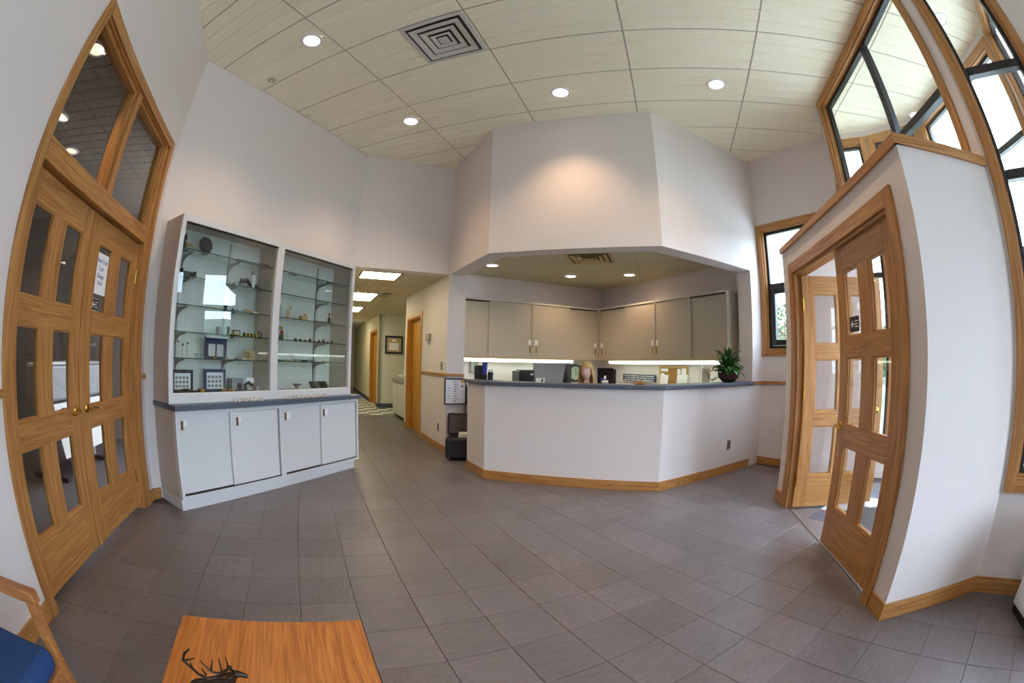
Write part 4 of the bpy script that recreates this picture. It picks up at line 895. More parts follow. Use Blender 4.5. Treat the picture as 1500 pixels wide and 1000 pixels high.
tr = thing('file_tray', 'stack of dark paper trays behind the pier board', 'tray', (-2.42, 5.74, 0.70), 45)
for k in range(3): box(-0.17, 0.17, -0.13, 0.13, k*0.10, k*0.10+0.02).build('tray', 'dark', tr); box(-0.15, 0.15, -0.11, 0.11, k*0.10+0.02, k*0.10+0.05).build('papers', 'paper', tr)
for sx in (-0.165, 0.165): box(sx-.005, sx+.005, 0.11, 0.13, 0.0, 0.24).build('post', 'dark', tr)
tst = thing('tray_stand', 'small stand under the dark paper trays', 'stand', (-2.42, 5.74, 0), 45)
box(-0.19, 0.19, -0.15, 0.15, 0.67, 0.70).build('top', 'pale', tst); box(-0.18, -0.15, -0.14, 0.14, 0, 0.67).build('side_panel', 'pale', tst); box(0.15, 0.18, -0.14, 0.14, 0, 0.67).build('side_panel', 'pale', tst)
# copier stand in the alcove: local x along (-1,1), local -y faces the hall
cpz = hp(2.80, 14.60); cp_ = thing('copier_cabinet', 'pale wheeled cabinet with dark side standing in the hallway alcove', 'cabinet', (cpz[0], cpz[1], 0), -45)
box(0.0, 1.30, 0.0, 0.55, 0.06, 0.80).build('body', 'pale', cp_, bevel=0.006); box(1.30, 1.308, 0.0, 0.55, 0.06, 0.80).build('end_panel', 'base_rubber', cp_); box(-0.03, 1.33, -0.03, 0.58, 0.80, 0.84).build('top', 'grey', cp_)
for xx in (0.06, 1.24):
    for yy in (0.06, 0.48): MB().lathe([(0.03, -0.012), (0.03, 0.012)], 10).xf(Matrix.Translation((xx, yy, 0.03)) @ Matrix.Rotation(math.pi/2, 4, 'X')).build('caster', 'black', cp_)
for k in range(2): box(0.02+0.64*k, 0.64+0.64*k, -0.012, 0, 0.10, 0.77).build('door', 'pale', cp_)
cq = hp(2.95, 13.70); pr_ = thing('office_printer', 'pale office printer with stacked trays on the alcove cabinet', 'printer', (cq[0], cq[1], 0.84), -45)
box(0, 0.50, 0, 0.42, 0, 0.24).build('body', 'pale', pr_, bevel=0.01); box(0.02, 0.48, 0.0, 0.38, 0.25, 0.29).build('scanner_lid', 'grey', pr_); box(0.05, 0.45, 0.1, 0.36, 0.29, 0.40).build('feeder', 'white', pr_, bevel=0.01); box(0.1, 0.4, 0.12, 0.34, 0.40, 0.46).build('feed_tray', 'black', pr_); box(0.03, 0.47, -0.12, 0.0, 0.10, 0.12).build('output_tray', 'pale', pr_)
fp = thing('framed_certificate', 'black framed certificate on the hallway wall above the printer', 'picture', (*hp(3.19, 16.63), 1.69), 45)
box(-0.20, 0.20, 0.0, 0.012, -0.19, 0.19).build('backing', 'tan', fp); box(-0.135, 0.135, -0.003, 0.0, -0.14, 0.05).build('certificate', 'paper', fp); box(-0.06, 0.06, -0.003, 0, 0.09, 0.15).build('caption', 'paper', fp)
for a_ in ((-0.245, -0.2, -0.012, 0.012, -0.24, 0.24), (0.2, 0.245, -0.012, 0.012, -0.24, 0.24), (-0.2, 0.2, -0.012, 0.012, 0.19, 0.24), (-0.2, 0.2, -0.012, 0.012, -0.24, -0.19)): box(*a_).build('frame_bar', 'black', fp)

# ------------------------------------------------------------------ ceiling fixtures
def spot(parent, loc, watts, angle=120, blend=0.8, col=WARM, r=0.05):
    l = bpy.data.lights.new('lamp', 'SPOT'); l.energy = watts; l.color = col; l.spot_size = math.radians(angle); l.spot_blend = blend; l.shadow_soft_size = r
    o = bpy.data.objects.new('lamp', l); COL.objects.link(o); o.parent = parent; o.location = loc; return o
def downlight(x, y, z, label, watts=LAMP_W, group='round recessed downlights', lens='lamp_lens', angle=106):
    root = thing('downlight', label, 'light', (x, y, z), 0, group)
    MB().lathe([(0.078, -0.004), (0.082, -0.012), (0.108, -0.007), (0.110, 0.0)], 28, close=False).build('trim_ring', 'white', root, smooth=True)
    MB().lathe([(0.001, -0.005), (0.079, -0.004)], 28, close=False).build('lens', lens, root)
    if watts: spot(root, (0, 0, -0.03), watts, angle)
    return root
downlight(-2.678, 2.06, ZC, 'recessed downlight above the left bay of the display case')
downlight(-2.667, 3.906, ZC, 'recessed downlight before the hallway header')
downlight(-0.848, 3.892, ZC, 'recessed downlight before the front face of the counter header')
downlight(0.813, 3.879, ZC, 'recessed downlight before the right face of the counter header')
downlight(0.81, 2.06, ZC, 'recessed downlight over the floor before the vestibule doors'); downlight(2.4, -1.0, ZC, 'recessed downlight near the rear windows')
downlight(-1.37, 6.82, 2.68, 'left recessed downlight in the reception ceiling', 22, angle=150); downlight(-0.431, 6.82, 2.68, 'right recessed downlight in the reception ceiling', 22, angle=150); downlight(-2.31, 5.807, 2.68, 'recessed downlight above the counter end near the pier', 20)
downlight(2.9, 3.73, ZC-0.005, 'downlight in the glazed entry ceiling near its back', 0, 'entry downlights', 'dim_lens'); downlight(2.97, 2.23, ZC-0.005, 'downlight in the glazed entry ceiling near its front', 0, 'entry downlights', 'dim_lens')
for s_, d_, lab in ((2.23, -0.42, 'side room downlight close behind the transom'), (3.83, -1.49, 'side room downlight seen low through the transom'), (3.09, -1.25, 'side room downlight half hidden by the door frame')):
    p = dpt(s_, d_); downlight(p.x, p.y, 3.2, lab, 55, 'side room downlights', 'dim_lens')
def troffer(v, u, L, Wd, label):
    c = hp(u, v); root = thing('ceiling_panel_light', label, 'light', (c[0], c[1], 2.498), 135, 'fluorescent panels in the hallway ceiling')
    for a_ in ((-L/2-.02, L/2+.02, -Wd/2-.02, -Wd/2, -0.012, 0), (-L/2-.02, L/2+.02, Wd/2, Wd/2+.02, -0.012, 0), (-L/2-.02, -L/2, -Wd/2, Wd/2, -0.012, 0), (L/2, L/2+.02, -Wd/2, Wd/2, -0.012, 0)): box(*a_).build('frame_bar', 'dark', root)
    box(-L/2, L/2, -Wd/2, Wd/2, -0.006, 0).build('diffuser', 'troffer', root)
troffer(8.95, 1.34, 0.56, 0.55, 'nearest bright panel in the hallway ceiling'); troffer(12.25, 1.36, 1.12, 0.50, 'second bright panel along the hallway ceiling'); troffer(15.5, 1.36, 1.12, 0.50, 'far bright panel in the hallway ceiling'); troffer(19.5, 1.36, 1.12, 0.5, 'bright panel at the far end of the corridor')
hv = thing('air_grille', 'dark slotted air grille in the hallway ceiling', 'vent', (*hp(1.95, 11.7), 2.497), 135)
box(-0.3, 0.3, -0.08, 0.08, -0.006, 0).build('plate', 'dark', hv)
for k in range(5): box(-0.28, 0.28, -0.06+k*0.028, -0.05+k*0.028, -0.012, -0.006).build('slat', 'tile_grid', hv)
def diffuser(name, x, y, z, label, mat='pale', cat='vent'):
    root = thing(name, label, cat, (x, y, z), 0)
    def ring(r0, r1, z0, z1, nm, mt):
        m = MB(); A = [(-r0, -r0), (r0, -r0), (r0, r0), (-r0, r0)]; B = [(-r1, -r1), (r1, -r1), (r1, r1), (-r1, r1)]
        vs = [(p[0], p[1], z0) for p in A]+[(p[0], p[1], z1) for p in B]; vs += [(v[0], v[1], v[2]+0.004) for v in vs]
        fs = [(k, (k+1) % 4, 4+(k+1) % 4, 4+k) for k in range(4)]+[(8+k, 12+k, 12+(k+1) % 4, 8+(k+1) % 4) for k in range(4)]+[(k, 8+k, 8+(k+1) % 4, (k+1) % 4) for k in range(4)]+[(4+k, 4+(k+1) % 4, 12+(k+1) % 4, 12+k) for k in range(4)]
        m.add(vs, fs); m.build(nm, mt, root)
    box(-0.29, 0.29, -0.29, 0.29, -0.003, 0).build('backing', 'dark', root)
    ring(0.305, 0.265, -0.008, -0.010, 'frame', mat); ring(0.24, 0.185, -0.020, -0.009, 'louvre', mat); ring(0.165, 0.115, -0.020, -0.009, 'louvre', mat); ring(0.095, 0.06, -0.020, -0.010, 'louvre', mat)
    box(-0.045, 0.045, -0.045, 0.045, -0.020, -0.014).build('centre_plate', mat, root)
diffuser('air_diffuser', -1.612, 2.682, ZC, 'large square stepped air diffuser in the main ceiling'); diffuser('air_diffuser', -0.87, 5.68, 2.68, 'square air diffuser in the tan reception ceiling', 'tan')
spk = thing('sprinkler_head', 'small round sprinkler cover in the ceiling above the display case', 'sprinkler', (-3.483, 2.294, ZC), 0)
MB().lathe([(0.05, 0), (0.05, -0.008), (0.03, -0.012)], 20).build('cover', 'tile_grid', spk, smooth=True); MB().lathe([(0.014, -0.012), (0.014, -0.028)], 10).build('nozzle', 'tile_white', spk)

# ------------------------------------------------------------------ display case
# base cabinet: x front -3.28, y 1.64..4.09
XB, XF = -3.730, -3.28
bc = thing('base_cabinet', 'long pale base cabinet with four sliding doors under the display case', 'cabinet', (XB, 1.64, 0), 0)
D = XF-XB; LB = 2.45
m_ = MB(); m_.box(0, D-.061, 0, 0.022, 0.10, 0.825).box(0, D-.061, LB-.022, LB, 0.10, 0.825).box(0, D-.061, .022, LB-.022, 0.10, 0.122).box(0, 0.012, .022, LB-.022, 0.122, 0.825).box(0.012, D-0.09, LB/2-.015, LB/2+.015, .122, .825).box(0.012, D-.09, .022, LB-.022, .80, .825)
m_.build('body', 'cabinet_side', bc)
m_ = MB(); m_.box(D-.06, D, 0.03, LB-.03, 0.79, 0.825).box(D-0.06, D, LB/2-0.03, LB/2+0.03, 0.128, 0.79).box(D-.06, D, 0, 0.03, .10, .825).box(D-.06, D, LB-.03, LB, .10, .825).box(D-.06, D, 0.03, LB-.03, 0.10, 0.128)
m_.build('face_frame', 'cabinet', bc)
box(0, D-0.035, 0.0, LB-0.06, 0, 0.10).build('kick_board', 'cabinet', bc)
for a_, b_ in ((0.03, LB/2-.03), (LB/2+.03, LB-.03)): box(D-.055, D-.004, a_, b_, 0.1285, 0.134).build('door_shadow_strip', 'black', bc)  # black strips standing in for the shadow gap below the sliding doors
for k, (a_, b_, dx) in enumerate(((0.033, 0.64, 0.030), (0.59, 1.175, 0.008), (1.258, 1.86, 0.030), (1.81, 2.405, 0.008))):
    d = box(D-dx-0.018, D-dx, a_, b_, 0.140, 0.785).build('sliding_door', 'cabinet', bc)
    px = a_+0.045 if k != 1 else a_+0.08
    pl_ = MB().box(D-dx, D-dx+0.003, px-0.012, px+0.012, 0.665, 0.74).build('recess_pull', 'brass', d); pl_['label'] = 'brass recessed pull'
    MB().box(D-dx+0.003, D-dx+0.0035, px-0.006, px+0.006, 0.675, 0.73).build('pull_recess', 'dark', pl_)
    MB().box(D-dx, D-dx+0.0015, px+0.02, px+0.065 if k > 1 else px+0.05, 0.70 if k < 2 else 0.67, 0.745).build('label_tag', 'paper', d)
ct = box(0, 0.487, -0.018, 2.468, 0.826, 0.868).build('case_worktop', 'worktop', bevel=0.004); tag(place(ct, (-3.732, 1.64, 0)), 'slate blue worktop between base cabinet and display case', 'worktop')
# showcase
SX = -3.38; SD = SX-XB
sc = thing('display_case', 'tall wall display case with two glazed bays and glass shelves', 'display case', (XB, 1.63, 0.869), 0)
LS, HS = 2.44, 1.53
m_ = MB(); SB = SD-.0305; m_.box(0, SB, 0, 0.02, 0, HS).box(0, SB, LS-.02, LS, 0, HS).box(0, SB-.02, .02, LS-.02, HS-.03, HS).box(0, SB-.02, .02, LS-.02, 0, 0.06).box(0, SB-.02, 1.20, 1.24, 0.06, HS-.03)
m_.build('carcass', 'cabinet_side', sc); box(0, 0.012, .02, LS-.02, .06, HS-.03).build('back_panel', 'case_back', sc)
m_ = MB(); m_.box(SD-.03, SD, 0, 0.045, 0, HS).box(SD-.03, SD, LS-.045, LS, 0, HS).box(SD-.03, SD, 1.175, 1.265, 0, HS).box(SD-.03, SD, .045, 1.175, HS-.055, HS).box(SD-.03, SD, 1.265, LS-.045, HS-.055, HS).box(SD-.03, SD, .045, 1.175, 0, .075).box(SD-.03, SD, 1.265, LS-.045, 0, .075)
m_.build('face_frame', 'cabinet', sc)
for lo_, hi_ in ((0.045, 1.175), (1.265, LS-0.045)):
    mid = (lo_+hi_)/2
    box(SD-.045, SD-.002, lo_, hi_, 0.0755, 0.083).build('sliding_track', 'white', sc); box(SD-.045, SD-.004, lo_, hi_, HS-.063, HS-.0555).build('sliding_track', 'dark', sc)
    box(SD-.022, SD-.016, lo_+.002, mid+.02, 0.084, HS-.06).build('glass_door', 'case_glass', sc); box(SD-.038, SD-.032, mid-.02, hi_-.002, 0.084, HS-.06).build('glass_door', 'case_glass', sc)
SHZ = [2.135-.869, 1.905-.869, 1.668-.869, 1.445-.869, 1.228-.869]
br = MB()        # curved shelf bracket
prof = [(0.0, 0.0), (0.20, 0.0), (0.20, -0.012)]+[(0.20-0.19*math.sin(t*math.pi/2/6), -0.012-0.075*(1-math.cos(t*math.pi/2/6))) for t in range(1, 7)]+[(0.0, -0.10)]
n_ = len(prof); br.add([(p[0], -0.004, p[1]) for p in prof]+[(p[0], 0.004, p[1]) for p in prof], [tuple(range(n_)), tuple(range(2*n_-1, n_-1, -1))]+[(k, (k+1) % n_, n_+(k+1) % n_, n_+k) for k in range(n_)])
brm = br.mesh('shelf_bracket', 'steel')
for lo_, hi_ in ((0.03, 1.195), (1.245, LS-0.025)):
    for yb in ((lo_+0.20, lo_+0.76) if lo_ < 1 else (lo_+0.14, lo_+0.88)):
        box(0.012, 0.022, yb-.008, yb+.008, 0.10, HS-.06).build('shelf_standard', 'steel', sc)
        for z in SHZ: link_copy(brm, 'shelf_bracket', (0.02, yb, z-0.001), 0, sc)
    for z in SHZ:
        g_ = box(0.014, 0.272, lo_, hi_, z, z+0.008).build('glass_shelf', 'shelf_glass', sc); box(0.272, 0.275, lo_, hi_, z, z+0.008).build('shelf_edge', 'glass_edge', g_)

# exhibits. y is world y, sh = shelf index (0 top .. 4, 5 = case floor)
SZ = [z+.869+.0085 for z in SHZ]+[0.869+0.0615]
def ex(name, label, cat, y, sh, x=-3.58, rz=0, group='exhibits in the display case'): return thing(name, label, cat, (x, y, SZ[sh]), rz, group)
def simple(name, label, cat, y, sh, mb, mat, x=-3.58, rz=0, smooth=False, bevel=0.0):
    o = mb.build(name, mat, None, smooth, bevel); o.location = (x, y, SZ[sh]); o.rotation_euler.z = math.radians(rz)
    return tag(o, label, cat, 'exhibits in the display case')
e_ = ex('bronze_sculpture', 'dark mottled sculpture at the left end of the top shelf', 'sculpture', 1.76, 0)
MB().ball((0, 0, 0.05), 0.05, 10, 8, (0.8, 1, 1)).ball((0, 0.02, 0.11), 0.03, 8, 6).build('figure', 'bronze', e_, smooth=True); MB().tube([(0, 0.04, 0.05), (0, 0.10, 0.06), (0.0, 0.14, 0.04)], [0.02, 0.015, 0.008]).build('branch', 'tan', e_); box(-0.05, 0.05, -0.06, 0.08, 0, 0.008).build('plinth', 'dark', e_)
e_ = ex('round_plaque', 'dark round plaque on a small stand on the top shelf', 'plaque', 2.03, 0)
MB().lathe([(0.075, -0.008), (0.08, 0), (0.075, 0.008)], 26).xf(Matrix.Translation((0, 0, 0.09)) @ Matrix.Rotation(math.radians(78), 4, 'Y')).build('disc', 'dark', e_, smooth=True); box(-0.02, 0.03, -0.03, 0.03, 0, 0.012).build('stand', 'black', e_)
simple('acrylic_block', 'small clear block beside the round plaque', 'block', 2.22, 0, box(-.02, .02, -.03, .03, 0, .025), 'clear_plastic')
e_ = ex('long_blade', 'long dark stepped tool lying along the right of the top shelf', 'tool', 2.60, 0, -3.52)
box(-.015, .015, -.22, .12, 0, .02).build('shaft', 'dark', e_); box(-.018, .018, .10, .20, 0, .03).build('grip', 'dark', e_); box(-.01, .01, -.26, -.22, .004, .014).build('tip', 'dark', e_)
simple('black_carton', 'small black box at the left end of the second shelf', 'box', 1.72, 1, box(-.03, .03, -.025, .025, 0, .08), 'black', bevel=.003)
e_ = ex('black_tray', 'shallow black tray of parts on the second shelf', 'tray', 1.86, 1); box(-.05, .05, -.08, .08, 0, .012).build('base', 'black', e_); box(-.05, .05, -.08, -.07, .012, .07).build('end', 'black', e_); box(-.05, .05, .07, .08, .012, .06).build('end', 'black', e_); box(-.05, -.04, -.07, .07, .012, .065).build('back', 'black', e_)
for k, (y, lab) in enumerate(((2.28, 'tiny dark casting, first of three beside the reflection'), (2.36, 'tiny dark casting with a pale top, middle of three'), (2.42, 'tiny dark casting next to the horse figure'))):
    simple('small_casting', lab, 'casting', y, 1, MB().lathe([(.02, 0), (.022, .012), (.010, .02), (.012, .032)], 10), ('dark', 'steel', 'bronze')[k], smooth=True)
e_ = ex('horse_figure', 'dark humped figure on the second shelf left of the white bottle', 'figurine', 2.50, 1, -3.50); MB().tube([(0, -.06, .02), (0, -.04, .06), (0, -.01, .05), (0, .02, .07), (0, .07, .03), (0, .09, .016)], [.012, .016, .02, .02, .018, .008]).build('figure', 'bronze', e_, smooth=True); box(-.02, .02, -.07, .10, 0, .006).build('plinth', 'dark', e_)
e_ = ex('white_bottle', 'white bottle with a narrow neck on the second shelf', 'bottle', 2.635, 1, -3.55); MB().lathe([(.03, 0), (.031, .10), (.02, .13), (.015, .135)], 16).build('body', 'white', e_, smooth=True); MB().lathe([(.017, .135), (.017, .165), (.011, .175)], 12).build('cap', 'steel', e_, smooth=True)
simple('dark_wedge', 'dark wedge part right of the white bottle', 'part', 2.715, 1, MB().add([(-.02, -.04, 0), (.02, -.04, 0), (.02, .09, 0), (-.02, .09, 0), (-.02, -.04, .06), (.02, -.04, .06)], [(0, 3, 2, 1), (0, 1, 5, 4), (1, 2, 5), (0, 4, 3), (2, 3, 4, 5)]), 'bronze')
simple('dark_post', 'small dark upright post on the third shelf', 'part', 2.35, 2, box(-.012, .012, -.012, .012, 0, .055), 'black')
for k, (y, mt, lab) in enumerate(((2.44, 'dark', 'low dark turned piece on the third shelf'), (2.50, 'steel', 'low steel turned piece on the third shelf'), (2.56, 'grey', 'low grey turned piece on the third shelf'))):
    simple('turned_piece', lab, 'part', y, 2, MB().lathe([(.022, 0), (.022, .014), (.012, .018), (.012, .028)], 12), mt, smooth=True)
e_ = ex('wooden_brush', 'tan bristle brush lying on the third shelf', 'brush', 2.64, 2); box(-.02, .02, -.05, .05, .02, .035).build('handle', 'oak_y', e_, bevel=.004); box(-.018, .018, -.045, .045, 0, .02).build('bristles', 'tan', e_)
simple('white_stone', 'smooth white pebble at the right of the third shelf', 'stone', 2.73, 2, MB().ball((0, 0, .016), .02, 10, 8, (1, 1.4, .8)), 'white', smooth=True)
simple('tall_shell', 'tall brown pointed horn at the left end of the fourth shelf', 'horn', 1.71, 3, MB().lathe([(.03, 0), (.028, .06), (.018, .12), (.004, .17)], 12), 'bronze', smooth=True)
simple('grey_carton', 'small grey box on the fourth shelf', 'box', 2.30, 3, box(-.03, .03, -.035, .035, 0, .07), 'grey')
simple('yellow_dish', 'shallow yellow dish on the fourth shelf', 'dish', 2.43, 3, MB().lathe([(.03, 0), (.055, .012), (.05, .014), (.02, .006)], 16), 'yellow', smooth=True, x=-3.52)
simple('dark_bust', 'thin dark bust figure above the yellow dish', 'figurine', 2.42, 3, MB().lathe([(.014, 0), (.012, .05), (.02, .06), (.012, .085)], 10), 'bronze', smooth=True, x=-3.62)
e_ = ex('blue_photo_frame', 'little dark framed blue picture on the fourth shelf', 'picture frame', 2.53, 3, -3.62); box(-.008, 0, -.045, .045, 0, .06).build('frame', 'dark', e_); box(0, .002, -.035, .035, .01, .05).build('picture', 'pale', e_)
for k in range(4):
    e_ = ex('striped_bead', ('black and gold striped bead, first of the row of four', 'black and gold striped bead, second of the row of four', 'black and gold striped bead, third of the row of four', 'black and gold striped bead, last of the row of four')[k], 'bead', 2.55+k*.045, 3, -3.50); box(-.014, .014, -.016, 0, 0, .032).build('dark_half', 'black', e_); box(-.014, .014, 0, .016, 0, .032).build('gold_half', 'yellow', e_)
simple('dark_ring', 'dark ring with a tan stone right of the striped beads', 'ring', 2.74, 3, MB().tube([(0, .026*math.cos(a_*math.pi/8), .026+.026*math.sin(a_*math.pi/8)) for a_ in range(-3, 12)], .007, 6), 'dark', smooth=True, x=-3.5)
for k in range(5):
    e_ = ex('acrylic_rod', ('slim clear rod with a dark tip, first from the case side panel', 'slim clear rod with a dark tip, second from the case side panel', 'slim clear rod with a dark tip, third from the case side panel', 'slim clear rod with a dark tip, fourth from the case side panel', 'slim clear rod with a dark tip, fifth from the case side panel')[k], 'rod', 1.71+k*.052, 4, -3.56); MB().lathe([(.009, 0), (.009, .10+.012*(k % 3))], 8).build('rod', 'clear_plastic', e_, smooth=True); MB().ball((0, 0, .108+.012*(k % 3)), .010, 8, 6).build('tip', 'black', e_, smooth=True)
for k, y in enumerate((2.03, 2.10, 2.155)): simple('glass_piece', ('little clear cup on the fifth shelf, left of three', 'little clear cup on the fifth shelf, middle of three', 'little clear cup on the fifth shelf beside the award stand')[k], 'cup', y, 4, MB().lathe([(.018, 0), (.02, .04), (.017, .04), (.015, .006)], 12), 'acrylic', smooth=True)
e_ = ex('award_frame', 'navy award frame with two pale panels standing on the fifth shelf', 'frame', 2.27, 4, -3.60); box(-.012, 0, -.13, .13, 0, .20).build('frame', 'navy', e_); box(0, .002, -.09, -.01, .02, .13).build('panel', 'pale', e_); box(0, .002, .01, .09, .02, .13).build('panel', 'pale', e_); box(.0, .06, -.12, .12, .185, .20).build('ledge', 'white', e_)
for k, y in enumerate((2.20, 2.34, 2.46, 2.55)): simple('flat_token', ('small gold token before the award frame', 'small tan token before the award frame', 'small steel token on the fifth shelf', 'small white token on the fifth shelf')[k], 'token', y, 4, MB().lathe([(.02, 0), (.02, .008), (.012, .016)], 12), ('brass', 'tan', 'steel', 'white')[k], smooth=True, x=-3.50)
e_ = ex('tan_plaque', 'tan leaning plaque with dark dots on the fifth shelf', 'plaque', 2.68, 4, -3.58); box(-.008, 0, -.07, .07, 0, .09).build('board', 'tan', e_)
for a_ in (-.04, -.01): 
    for b_ in (.03, .06): box(0, .003, a_-.008, a_+.008, b_-.008, b_+.008).build('dot', 'dark', e_)
def photo(y, w_, h_, lab, mt): 
    e_ = ex('framed_print', lab, 'picture frame', y, 5, -3.64); box(-.012, 0, -w_/2, w_/2, 0, h_).build('frame', mt, e_); p_ = box(0, .002, -w_/2+.03, w_/2-.03, .03, h_-.03).build('mount', 'paper', e_); g_ = MB()
    for i_ in range(4):
        for j_ in range(3): g_.box(.002, .003, -w_/2+.04+i_*(w_-.08)/4, -w_/2+.04+(i_+.7)*(w_-.08)/4, .045+j_*(h_-.09)/3, .045+(j_+.65)*(h_-.09)/3)
    g_.build('picture_print', 'grey', p_)
photo(1.91, .24, .20, 'dark red framed collage on the case floor', 'dark'); photo(2.29, .26, .21, 'navy framed certificate on the case floor', 'navy')
e_ = ex('carved_book', 'flat brown carved piece with a gold end before the collage', 'carving', 1.93, 5, -3.52); box(-.03, .03, -.13, .10, 0, .03).build('slab', 'bronze', e_, bevel=.006); box(-.03, .03, .10, .15, 0, .045).build('gold_end', 'brass', e_); MB().ball((0, -.05, .03), .03, 8, 6, (.8, 2, .6)).build('relief', 'bronze', e_, smooth=True)
simple('brass_cup', 'short gold cup on the case floor', 'cup', 2.31, 5, MB().lathe([(.035, 0), (.038, .04), (.03, .04), (.026, .006)], 14), 'brass', smooth=True, x=-3.50)
simple('wood_puck', 'brown wooden puck next to the gold cup', 'puck', 2.40, 5, MB().lathe([(.04, 0), (.04, .035)], 14), 'oak_x', x=-3.50)
e_ = ex('machined_block', 'steel machined block with a round bore on the case floor', 'machine part', 2.50, 5, -3.58); box(-.05, .05, -.07, .07, 0, .13).build('block', 'steel', e_, bevel=.004); MB().lathe([(.03, 0), (.03, .004)], 16).xf(Matrix.Translation((.05, .02, .06)) @ Matrix.Rotation(math.pi/2, 4, 'Y')).build('bore', 'black', e_); box(.05, .08, -.06, .05, 0, .03).build('foot', 'dark', e_)
e_ = ex('small_clamp', 'dark clamp with a white card on the case floor', 'machine part', 2.66, 5, -3.56); MB().tube([(0, -.04, .02), (0, -.05, .07), (0, .0, .09), (0, .04, .06)], .016, 8).build('clamp', 'dark', e_, smooth=True); box(-.004, 0, -.03, .07, .085, .135).build('card', 'paper', e_); box(-.04, .04, -.06, .06, 0, .012).build('base', 'black', e_)
simple('white_peg', 'slim white peg beside the dark clamp', 'peg', 2.73, 5, MB().lathe([(.008, 0), (.008, .05)], 8), 'white', x=-3.50)
# right bay
e_ = ex('wire_flower', 'little wire flower on the top shelf of the right bay', 'ornament', 2.98, 0); MB().tube([(0, 0, .004), (0, .02, .05)], .003, 6).tube([(0, 0, .004), (0, -.03, .03)], .003, 6).build('wire', 'dark', e_); MB().ball((0, .02, .055), .012, 8, 6).build('bud', 'tan', e_, smooth=True); MB().ball((0, -.03, .033), .012, 8, 6).build('bud', 'dark', e_, smooth=True)
simple('dark_clip', 'small dark clip on the right bay top shelf', 'clip', 3.22, 0, box(-.02, .02, -.05, .05, 0, .018), 'dark', bevel=.004)
simple('white_card', 'white folded card on the right bay top shelf', 'card', 3.74, 0, box(-.01, .01, -.03, .03, 0, .03), 'paper')
simple('black_pen_case', 'slim black case on the right bay top shelf', 'case', 3.84, 0, box(-.02, .02, -.07, .07, 0, .022), 'black', bevel=.004)
e_ = ex('water_bottle', 'clear bottle with a blue cap on the second shelf of the right bay', 'bottle', 3.03, 1); MB().lathe([(.04, 0), (.042, .11), (.026, .135), (.02, .14)], 16).build('body', 'acrylic', e_, smooth=True); MB().lathe([(.024, .14), (.024, .165)], 12).build('cap', 'blue', e_)
simple('dark_pebble', 'dark pebble left of the clear bottle', 'stone', 2.97, 1, MB().ball((0, 0, .012), .02, 8, 6, (1, 1.4, .6)), 'dark', smooth=True, x=-3.5)
e_ = ex('blue_trophy', 'blue crystal trophy on the third shelf of the right bay', 'trophy', 2.965, 2, -3.54); MB().lathe([(.03, 0), (.025, .02), (.012, .04)], 10).build('base', 'black', e_); MB().tube([(0, 0, .03), (0, .0, .07), (0, .03, .12)], [.014, .03, .01], 6).build('crystal', 'blue', e_)
simple('pale_candle', 'pale candle on the third shelf of the right bay', 'candle', 3.08, 2, MB().lathe([(.02, 0), (.02, .13)], 12), 'pale')
e_ = ex('tan_figurine', 'tan hooked figurine on the third shelf of the right bay', 'figurine', 3.19, 2); MB().tube([(0, 0, .01), (0, 0, .10), (0, .03, .13), (0, .045, .11)], [.018, .014, .012, .008]).build('figure', 'tan', e_, smooth=True); box(-.02, .02, -.03, .03, 0, .012).build('base', 'tan', e_)
simple('cream_pot', 'small cream pot on the third shelf of the right bay', 'pot', 3.32, 2, MB().lathe([(.02, 0), (.026, .03), (.018, .045)], 12), 'pale', smooth=True)
simple('tan_box', 'tan box with a raised corner on the third shelf', 'box', 3.43, 2, box(-.03, .03, -.045, .045, 0, .05).box(-.01, .01, .02, .045, .05, .085), 'tan')
e_ = ex('wine_bottle', 'small dark bottle standing at the right of the third shelf', 'bottle', 3.87, 2); MB().lathe([(.02, 0), (.02, .06), (.008, .085), (.008, .10)], 12).build('body', 'bronze', e_, smooth=True); MB().ball((0, 0, .115), .014, 8, 6).build('stopper', 'dark', e_, smooth=True)
simple('dark_ruler', 'long dark strip lying along the third shelf', 'strip', 3.70, 2, box(-.015, .015, -.16, .14, 0, .012), 'dark', x=-3.5)
e_ = ex('striped_book', 'upright blue and white striped booklet on the fourth shelf', 'book', 3.00, 3, -3.54); box(-.012, .012, -.035, .03, 0, .13).build('cover', 'blue', e_)
for k in range(4): box(.012, .0135, -.025, .02, .02+k*.027, .03+k*.027).build('stripe', 'white', e_)
e_ = ex('toy_figure', 'yellow, red and green toy figure beside the striped booklet', 'toy', 3.07, 3, -3.54); MB().ball((0, 0, .12), .018, 8, 6).build('head', 'yellow', e_, smooth=True); MB().ball((0, .01, .075), .022, 8, 6, (.8, 1, 1.2)).build('torso', 'red', e_, smooth=True); box(-.012, .012, -.015, .03, 0, .05).build('legs', 'green', e_)
simple('clear_stick', 'upright clear stick on the fourth shelf', 'rod', 3.20, 3, MB().lathe([(.008, 0), (.008, .11)], 8), 'clear_plastic')
r9 = random.Random(9)
words = ('first', 'second', 'third', 'fourth', 'fifth', 'sixth', 'seventh', 'eighth', 'ninth')
for k in range(9):
    hh = r9.uniform(.015, .04)
    simple('dark_fitting', 'small dark metal fitting, %s in the fourth shelf row after the clear stick' % words[k], 'fitting', 3.27+k*.075, 3, MB().lathe([(.02, 0), (.022, hh*.5), (.010, hh*.6), (.010, hh)], 10), 'dark' if k % 3 else 'black', smooth=True, x=-3.52)
